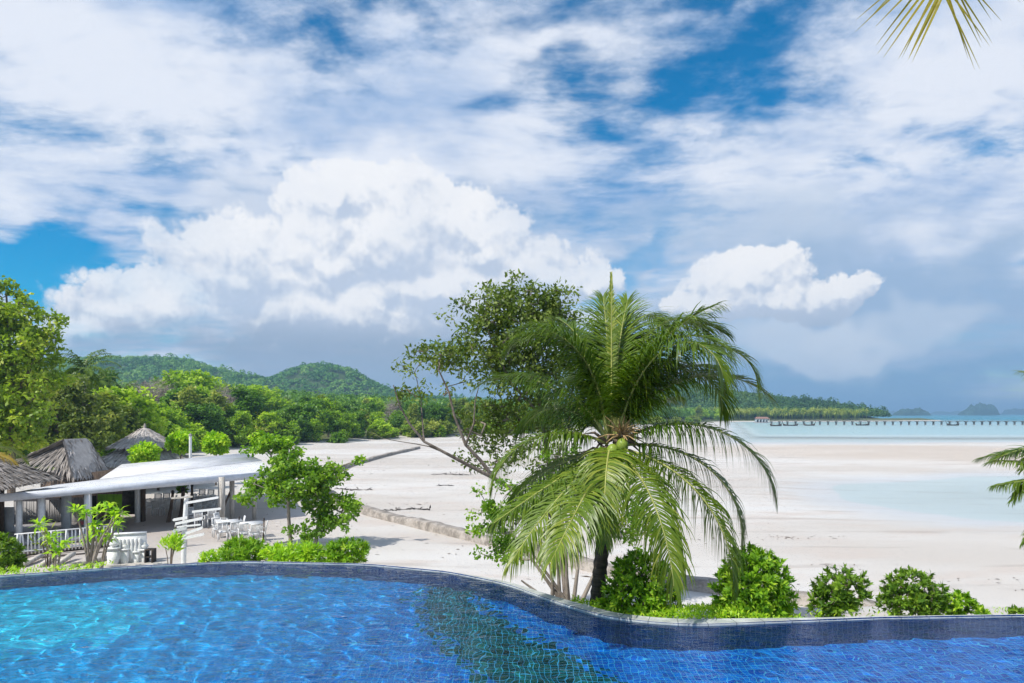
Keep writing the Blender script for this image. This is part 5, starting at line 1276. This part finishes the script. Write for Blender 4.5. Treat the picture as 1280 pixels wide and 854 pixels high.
tree('broadleaf_tree', 'dusty olive tree beside the tall yellow-green one, above the huts', 'tree', b0, [([b0, at(72, 540, 70), at(70, 500, 70)], .25, .09), ([at(72, 540, 70), at(104, 505, 70)], .12, .05), ([at(72, 540, 70), at(29, 505, 70)], .12, .05)],
     clump_px([(64, 500, 34, 16), (99, 505, 24, 14), (24, 510, 36, 16), (104, 530, 24, 14), (54, 535, 40, 18), (9, 540, 40, 20), (89, 482, 20, 12), (124, 520, 14, 10), (80, 552, 36, 14), (120, 548, 22, 12), (40, 470, 24, 10)], 70),
     520, 28, .7, .5, .28, M['leaf_olive'], M['bark'], 402, rmin=.02, hollow=.15, jit=.12)
for px, Y, top in ((96, 84, 440), (112, 95, 462), (158, 112, 478), (75, 92, 462)):
    z0 = float(gpt(px, Y)[2]); zt = 3 + (517 - top) / FPX * Y; place(fp0, px, Y, (zt - z0) / 9.6, ['slim coconut palm just right of the tall yellow-green tree', 'leaning palm with a grey skirt above the olive tree', 'coconut palm beside the leafless grey tree', 'coconut palm half hidden by the tall yellow-green tree'][(96, 112, 158, 75).index(px)], 'palms in the forest')
for (px, Y, top, lb) in ((180, 150, 478, 'broad leafless grey tree standing above the forest on the left'), (203, 155, 474, 'leafless grey tree touching the broad one on its right'), (283, 160, 482, 'thin leafless tree in the middle of the forest'), (490, 215, 500, 'leafless grey tree at the forest edge behind the bare limbs')):
    z0 = float(gpt(px, Y)[2]); zt = 3 + (517 - top) / FPX * Y; place(bare0, px, Y, (zt - z0) / 8.2, lb, 'leafless trees', sx=1.15 if px < 250 else .7)
# tops to match along the front: (px, Y, top py, kind)
for (px, Y, top, k) in [(135, 90, 508, 0), (160, 84, 515, 2), (120, 100, 498, 3), (145, 105, 500, 1), (200, 120, 500, 0), (235, 125, 492, 2), (262, 128, 505, 1), (215, 140, 490, 4), (300, 130, 512, 0), (312, 140, 490, 4), (335, 138, 515, 3), (352, 150, 505, 1),
                        (375, 146, 522, 1), (395, 152, 512, 0), (410, 168, 498, 3), (440, 168, 515, 0), (455, 190, 500, 1), (470, 185, 515, 3), (500, 195, 512, 0), (520, 205, 500, 1), (545, 205, 515, 3), (570, 210, 510, 0), (600, 215, 500, 1), (630, 220, 505, 0), (660, 225, 510, 1),
                        (228, 160, 462, 3), (250, 165, 468, 0), (265, 185, 470, 1), (200, 175, 470, 1), (300, 190, 478, 0), (330, 200, 482, 3), (150, 130, 485, 1), (125, 140, 470, 4), (180, 135, 500, 0), (100, 110, 490, 0), (90, 130, 478, 1)]:
    z0 = float(gpt(px, Y)[2]); zt = 3 + (517 - top) / FPX * Y; place(KIN[k], px, Y, (zt - z0) / 8.3, sx=rk.uniform(.95, 1.3))
# the rest of the wood
cnt = 0
for _ in range(4000):
    if cnt >= 185: break
    px = rk.uniform(-260, 900); ys = veg_start(px); Y = ys + 8 + rk.uniform(0, 1) ** 1.4 * (190 if px < 640 else 120)
    if px < 150 and Y < 75: continue
    if px > 690 and rk.uniform() < .4: continue
    k = rk.choice(5, p=[.26, .24, .18, .2, .12]); sc = rk.uniform(.75, 1.25)
    place(KIN[k], px, Y, sc, sx=rk.uniform(.95, 1.3)); cnt += 1
for _ in range(95):
    px = rk.uniform(60, 880); Y = veg_start(px) + rk.uniform(0, 12); place(KIN[5 + rk.integers(2)], px, Y, rk.uniform(.7, 1.7) * (1.0 if px > 150 else .8), sx=1.25)

# ------------------------------------------------------------------ far wood, hills, headland, islands
M['leaf_head'] = mat_leaf('headland_leaf', (0.018, 0.055, 0.014), (0.04, 0.10, 0.02), (0.08, 0.14, 0.03), 0.25, 0.6, lk=1.5)
M['hill_soil'] = mat_plain('hill_soil', (0.05, 0.085, 0.025), 0.95, 0.4, 0.02)
HPX = np.array([-1200, -400, -100, 60, 110, 150, 210, 240, 262, 290, 320, 338, 350, 368, 385, 402, 420, 438, 455, 472, 500, 560, 700, 900, 1100])
HPY = np.array([440, 436, 447, 452, 448, 449, 448, 452, 459, 465, 471, 472, 468, 459, 455.5, 454.5, 456.5, 462, 470, 480, 490, 498, 503, 510, 517])
def hill_z(x, y):
    px = x / np.maximum(y, 100) * FPX + HX; front = 3 + (HY - 5 - np.interp(px, HPX, HPY)) / FPX * 900
    return -6 + (front + 6) * np.exp(-(np.minimum(y - 900, 0) / (110 + 90 * (px < 330))) ** 2) * np.exp(-(np.maximum(y - 900, 0) / 260) ** 2) + 1.5 * wob(x, y, .03, 31)
def head_z(x, y):
    yc = 640 + 0.25 * np.abs(x - 200); ridge = np.interp(x, [110, 150, 178, 196, 236, 280, 318, 346, 362, 376], [22, 29, 26, 19, 15, 11, 7, 3, 0, -6])
    return -5.5 + (ridge + 5.5) * np.exp(-((y - yc - 25) / 62) ** 2) + 1.0 * wob(x, y, .06, 33)
def terrain(name, x0, x1, y0, y1, st, fz, mat):
    xs = np.arange(x0, x1, st); ys = np.arange(y0, y1, st); V, F, _ = sheet(xs, np.broadcast_to(ys[None], (len(xs), len(ys))), fz); g = Geo(); g.add(V, F); return struct(g.build(name, mat, smooth=True))
terrain('hills', -1500, 300, 560, 1350, 10, hill_z, M['hill_soil'])
terrain('headland', 110, 470, 555, 800, 6, head_z, M['hill_soil'])
def canopy(name, label, P, rad, hgt, nleaf, L, leafm, seed):
    """many small crowns as one mass"""
    r = np.random.default_rng(seed); n = len(P); k = nleaf; d = rand_dir(r, n * k); d[:, 2] = np.abs(d[:, 2]) * 1.0 - .15; d = unit(d)
    rr = np.repeat(rad, k)[:, None]; hh = np.repeat(hgt, k)[:, None]; Q = np.repeat(P, k, 0) + d * rr * np.array([1, 1, 0]) * r.uniform(.7, 1.05, (n * k, 1)) + np.array([0, 0, 1.0]) * hh * (.55 + .45 * d[:, 2:3])
    N = unit(d + rand_dir(r, n * k) * .5); D = unit(np.cross(N, rand_dir(r, n * k))); patch = wob(P[:, 0], P[:, 1], .02, seed) * .9 + wob(P[:, 0], P[:, 1], .07, seed + 1) * .6; t0 = np.repeat(np.clip(r.normal(.45, .2, n) + patch, 0, 1), k)
    g = Geo(); leaves(g, Q - D * L * .5, D, N, L * r.uniform(.7, 1.3, n * k), L * .8, np.clip(t0 + r.normal(0, .12, n * k), 0, 1), True, .1, .1)
    o = g.build(name, leafm); tag(o, label, 'forest', kind='stuff'); return o
rf_ = np.random.default_rng(501)
def scatter(n, x0, x1, y0, y1, fz, zmin, frame=(-150, 1350)):
    x = rf_.uniform(x0, x1, n); y = rf_.uniform(y0, y1, n); z = fz(x, y); px = x / y * FPX + HX; ok = (z > zmin) & (px > frame[0]) & (px < frame[1]); return np.stack([x, y, z], 1)[ok]
P = scatter(11000, -1000, 250, 600, 1000, hill_z, -4, (-60, 760)); n = len(P)
canopy('hill_forest', 'dense green forest covering the distant rounded hills', P, rf_.uniform(3.2, 5.5, n), rf_.uniform(4, 8, n) * np.where(rf_.uniform(size=n) < .04, 1.7, 1), 26, 2.4, M['leaf_far'], 502)
P = scatter(5200, 110, 372, 585, 720, head_z, -2.5, (820, 1200)); n = len(P)
canopy('headland_forest', 'dark green forest along the low headland behind the pier', P, rf_.uniform(2.6, 4.4, n), rf_.uniform(5, 9, n) * np.where(rf_.uniform(size=n) < .05, 1.5, 1), 28, 1.7, M['leaf_head'], 503)
x = rf_.uniform(-420, 180, 6000); y = rf_.uniform(300, 590, 6000); px = x / y * FPX + HX; z = ground_z(x, y); ok = (x / y < .31) & (z > -2.9) & (px > -80)
P = np.stack([x, y, z], 1)[ok]; P = P[P[:, 1] > np.array([veg_start(q) for q in P[:, 0] / P[:, 1] * FPX + HX]) + 60]; n = len(P)
canopy('plain_forest', 'far forest filling the plain below the hills', P, rf_.uniform(2.8, 4.6, n), rf_.uniform(6, 10.5, n), 30, 1.5, M['leaf_f2'], 504)
# palm grove at the foot of the headland
n = 240; x = rf_.uniform(130, 300, n); y = 560 + rf_.uniform(0, 22, n) + .12 * np.abs(x - 200); z = np.maximum(head_z(x, y), -3); r = np.random.default_rng(505); g = Geo(); k = 26
hh = rf_.uniform(6, 10, n); Pb = np.stack([x, y, z + hh], 1); D = unit(rand_dir(r, n * k) * [1, 1, .55] + [0, 0, -.02]); leaves(g, np.repeat(Pb, k, 0), D, np.array([0, 0, 1.0]) + rand_dir(r, n * k) * .3, r.uniform(2.4, 4.0, n * k), .55, np.clip(np.repeat(r.normal(.5, .2, n), k), 0, 1), True, .7, .1)
for q in range(n): g.beam((x[q], y[q], z[q] - .5), (x[q] + .3, y[q], z[q] + hh[q]), .2, .2, .2)
o = g.build('palm_grove', M['leaf_f3']); tag(o, 'strip of coconut palms along the foot of the headland', 'palm grove', kind='stuff')
# white strand below the headland
xs = np.arange(118, 392, 4.0); yy = 560 + .12 * np.abs(xs - 200) + np.interp(xs, [118, 300, 360, 392], [-8, 6, 30, 44]); g = Geo(); m = len(xs)
V = np.concatenate([np.stack([xs, yy - 10, np.full(m, SEA - .3)], 1), np.stack([xs, yy - 2, np.full(m, SEA + .9)], 1), np.stack([xs, yy + 25, np.full(m, SEA + 2.4)], 1)]); i = np.arange(m - 1)
g.add(V, np.concatenate([np.stack([i + a * m, i + 1 + a * m, i + 1 + (a + 1) * m, i + (a + 1) * m], 1) for a in (0, 1)])); struct(g.build('strand', bpy.data.materials['sand'], smooth=True))
# islands
M['island'] = mat_plain('island_forest', (0.035, 0.075, 0.05), 0.95, 0.4, 0.02, 0.4, 3.0)
def island(px0, px1, top, Y, prof, seed):
    x0, x1 = at_xy(px0, Y), at_xy(px1, Y); H = (517 - top) / FPX * Y + 7; W = x1 - x0; st = W / 60; xs = np.arange(x0 - W * .05, x1 + W * .05, st); D = W * .5; ys = np.arange(Y - D / 2, Y + D / 2 + st, st)
    def fz(x, y):
        u = (x - x0) / W; p = np.interp(u, prof[0], prof[1]); e = np.clip(1 - np.abs((y - Y) / (D / 2)) ** 2.2, 0, 1); return SEA - 2 + (H + 2) * p * e ** .4 * (1 + .28 * wob(x, y, 22 / W, seed) + .22 * wob(x, y, 60 / W, seed + 1) + .12 * wob(x, y, 150 / W, seed + 2))
    V, F, _ = sheet(xs, np.broadcast_to(ys[None], (len(xs), len(ys))), fz); g = Geo(); g.add(V, F); return struct(g.build('island', M['island'], smooth=False))
island(1118, 1160, 511, 2300, ([0, .08, .25, .45, .7, .9, 1], [0, .5, .85, .9, 1, .7, 0]), 61)
island(1202, 1244, 506, 2700, ([0, .05, .2, .3, .5, .75, .93, 1], [0, .35, .6, .85, .95, 1, .8, 0]), 63)
island(1256, 1300, 511, 4200, ([0, .1, .3, .6, .85, 1], [0, .8, .95, .9, 1, 0]), 65)
island(1160, 1206, 514, 5200, ([0, .2, .4, .6, .8, 1], [0, .7, .9, .6, 1, 0]), 67)
island(1080, 1125, 514, 5600, ([0, .2, .4, .6, .8, 1], [0, .6, 1, .8, .9, 0]), 69)

# ------------------------------------------------------------------ pier, boats, beach house
YP = 400.0; DZ = CAMZ - 9.3 / FPX * YP
pr = thing('pier', 'long grey concrete pier on thin piles reaching out over the shallow sea', 'pier', (at_xy(1120, YP), YP, SEA))
xa, xb = at_xy(962, YP), at_xy(1300, YP)
M['concrete'] = mat_plain('pier_concrete', (0.30, 0.29, 0.28), 0.9, 0.3, .5)
g = Geo(); g.box(((xa + xb) / 2, YP, DZ - .13), (xb - xa, 2.6, .26)); g.build('deck', M['concrete'], pr, False, pr.location)
for s in (-1.5, 1.5):
    g = Geo(); g.box(((xa + xb) / 2, YP + s * .8, DZ + .55), (xb - xa, .06, .07)); g.build('rail', M['concrete'], pr, False, pr.location)
xs = np.arange(xa + 1, xb, 4.75)
for x in xs:
    g = Geo(); g.beam((x, YP, SEA - 2.5), (x, YP, DZ - .3), .8, .7); g.box((x, YP, DZ - .42), (.7, 2.5, .3)); g.build('pile', M['concrete'], pr, False, pr.location)
g = Geo()
for x in np.arange(xa + 1, xb, 4.75 / 2): g.box((x, YP - 1.2, DZ + .25), (.07, .07, .56)); 
o = g.build('rail_post', M['concrete'], pr, False, pr.location); o['kind'] = 'stuff'
M['boat'] = mat_plain('boat_wood', (0.09, 0.06, 0.05), 0.6, 0.4, 1.0); M['awning'] = mat_plain('awning', (0.30, 0.36, 0.42), 0.7, 0.2)
def boat(label, px, py, Y, L, rz, awn=True):
    b = np.array([at_xy(px, Y), Y, SEA + .05]); o = thing('longtail_boat', label, 'boat', b, rz, None); g = Geo(); m = 17; u = np.linspace(-1, 1, m); w = .85 * (1 - np.abs(u) ** 2.4) + .03; sh = .55 + .9 * np.clip(u, 0, 1) ** 3 + .25 * np.clip(-u, 0, 1) ** 2
    R1 = np.stack([u * L / 2, w, sh], 1); R2 = np.stack([u * L / 2 * .96, w * .55, np.full(m, -.2) + .25 * np.abs(u) ** 3], 1); R3 = R2 * [1, -1, 1]; R4 = R1 * [1, -1, 1]; V = np.concatenate([R1, R2, R3, R4]); i = np.arange(m - 1)
    g.add(V, np.concatenate([np.stack([i + a * m, i + 1 + a * m, i + 1 + (a + 1) * m, i + (a + 1) * m], 1) for a in range(3)])); g.beam((L / 2, 0, 1.3), (L / 2 + .5, 0, 2.6), .14, .2); g.build('hull', M['boat'], o)
    if awn:
        g = Geo(); g.box((-.3, 0, 2.0), (L * .45, 1.7, .08)); aw = g.build('awning', M['awning'], o)
        for sx in (-.2, .2):
            for sy in (-.7, .7): g = Geo(); g.beam((sx * L - .3, sy, .4), (sx * L - .3, sy, 1.97), .07, .07); g.build('awning_post', M['boat'], o)
    g = Geo(); g.beam((-L / 2 + .3, 0, .8), (-L / 2 - 2.2, 0, .5), .08, .08); g.box((-L / 2 + .3, 0, 1.0), (.7, .4, .4)); g.build('motor', M['boat'], o)
boat('dark longtail boat nearest the beach house', 970, 532, 372, 7.0, .2); boat('longtail boat moored just left of the pier piles', 988, 531, 380, 8.0, 2.9)
boat('small open boat beside the first pier piles', 1012, 530, 385, 6.5, .1, False); boat('covered boat moored against the middle of the pier', 1078, 530, 390, 8.0, .05); boat('larger dark boat moored at the right part of the pier', 1191, 531, 388, 7.5, 3.2)
hb = np.array([at_xy(952, 500), 500.0, SEA + .2]); h = thing('beach_house', 'small brown-red-roofed beach house with white pillars at the foot of the headland', 'house', hb)
M['red_roof'] = mat_plain('red_roof', (0.30, 0.17, 0.13), 0.8, 0.3, 1.0)
g = Geo(); z = 4.6; V = [(-9, -4, z), (9, -4, z), (9, 4, z), (-9, 4, z), (-6, 0, z + 2.2), (6, 0, z + 2.2)]; g.add(V, [(0, 1, 5, 4), (2, 3, 4, 5)]); g.add(V, [(1, 2, 5), (3, 0, 4), (0, 3, 2), (0, 2, 1)]); g.build('roof', M['red_roof'], h)
g = Geo(); g.box((0, 1, 2.2), (14, 5, 4.6)); g.build('wall', M['white_paint'], h)
for k in range(5): g = Geo(); g.box((-7.6 + 3.8 * k, -3.2, 2.2), (.5, .5, 4.8)); g.build('pillar', M['white_paint'], h)
for k in range(4): g = Geo(); g.box((-5.2 + 3.4 * k, -1.52, 1.9), (1.6, .06, 2.4)); g.build('window', M['interior'], h)
g = Geo(); g.box((0, 0, -.4), (17, 8, 1.0)); g.build('plinth', M['concrete'], h)
h.scale = (.62, .62, .62)

# ------------------------------------------------------------------ sea air
g = Geo(); g.box((0, 0, 60.0), (18900, 18900, 132.0))
hz, t = new_mat('haze')
vol = t.node('ShaderNodeVolumePrincipled'); t.set(vol.inputs['Color'], (0.42, 0.70, 1.0, 1)); t.set(vol.inputs['Density'], HAZE); t.set(vol.inputs['Anisotropy'], 0.2)
t.l.new(vol.outputs[0], t.out.inputs[1])
ho = g.build('haze', hz); tag(ho, None, None, kind='stuff')
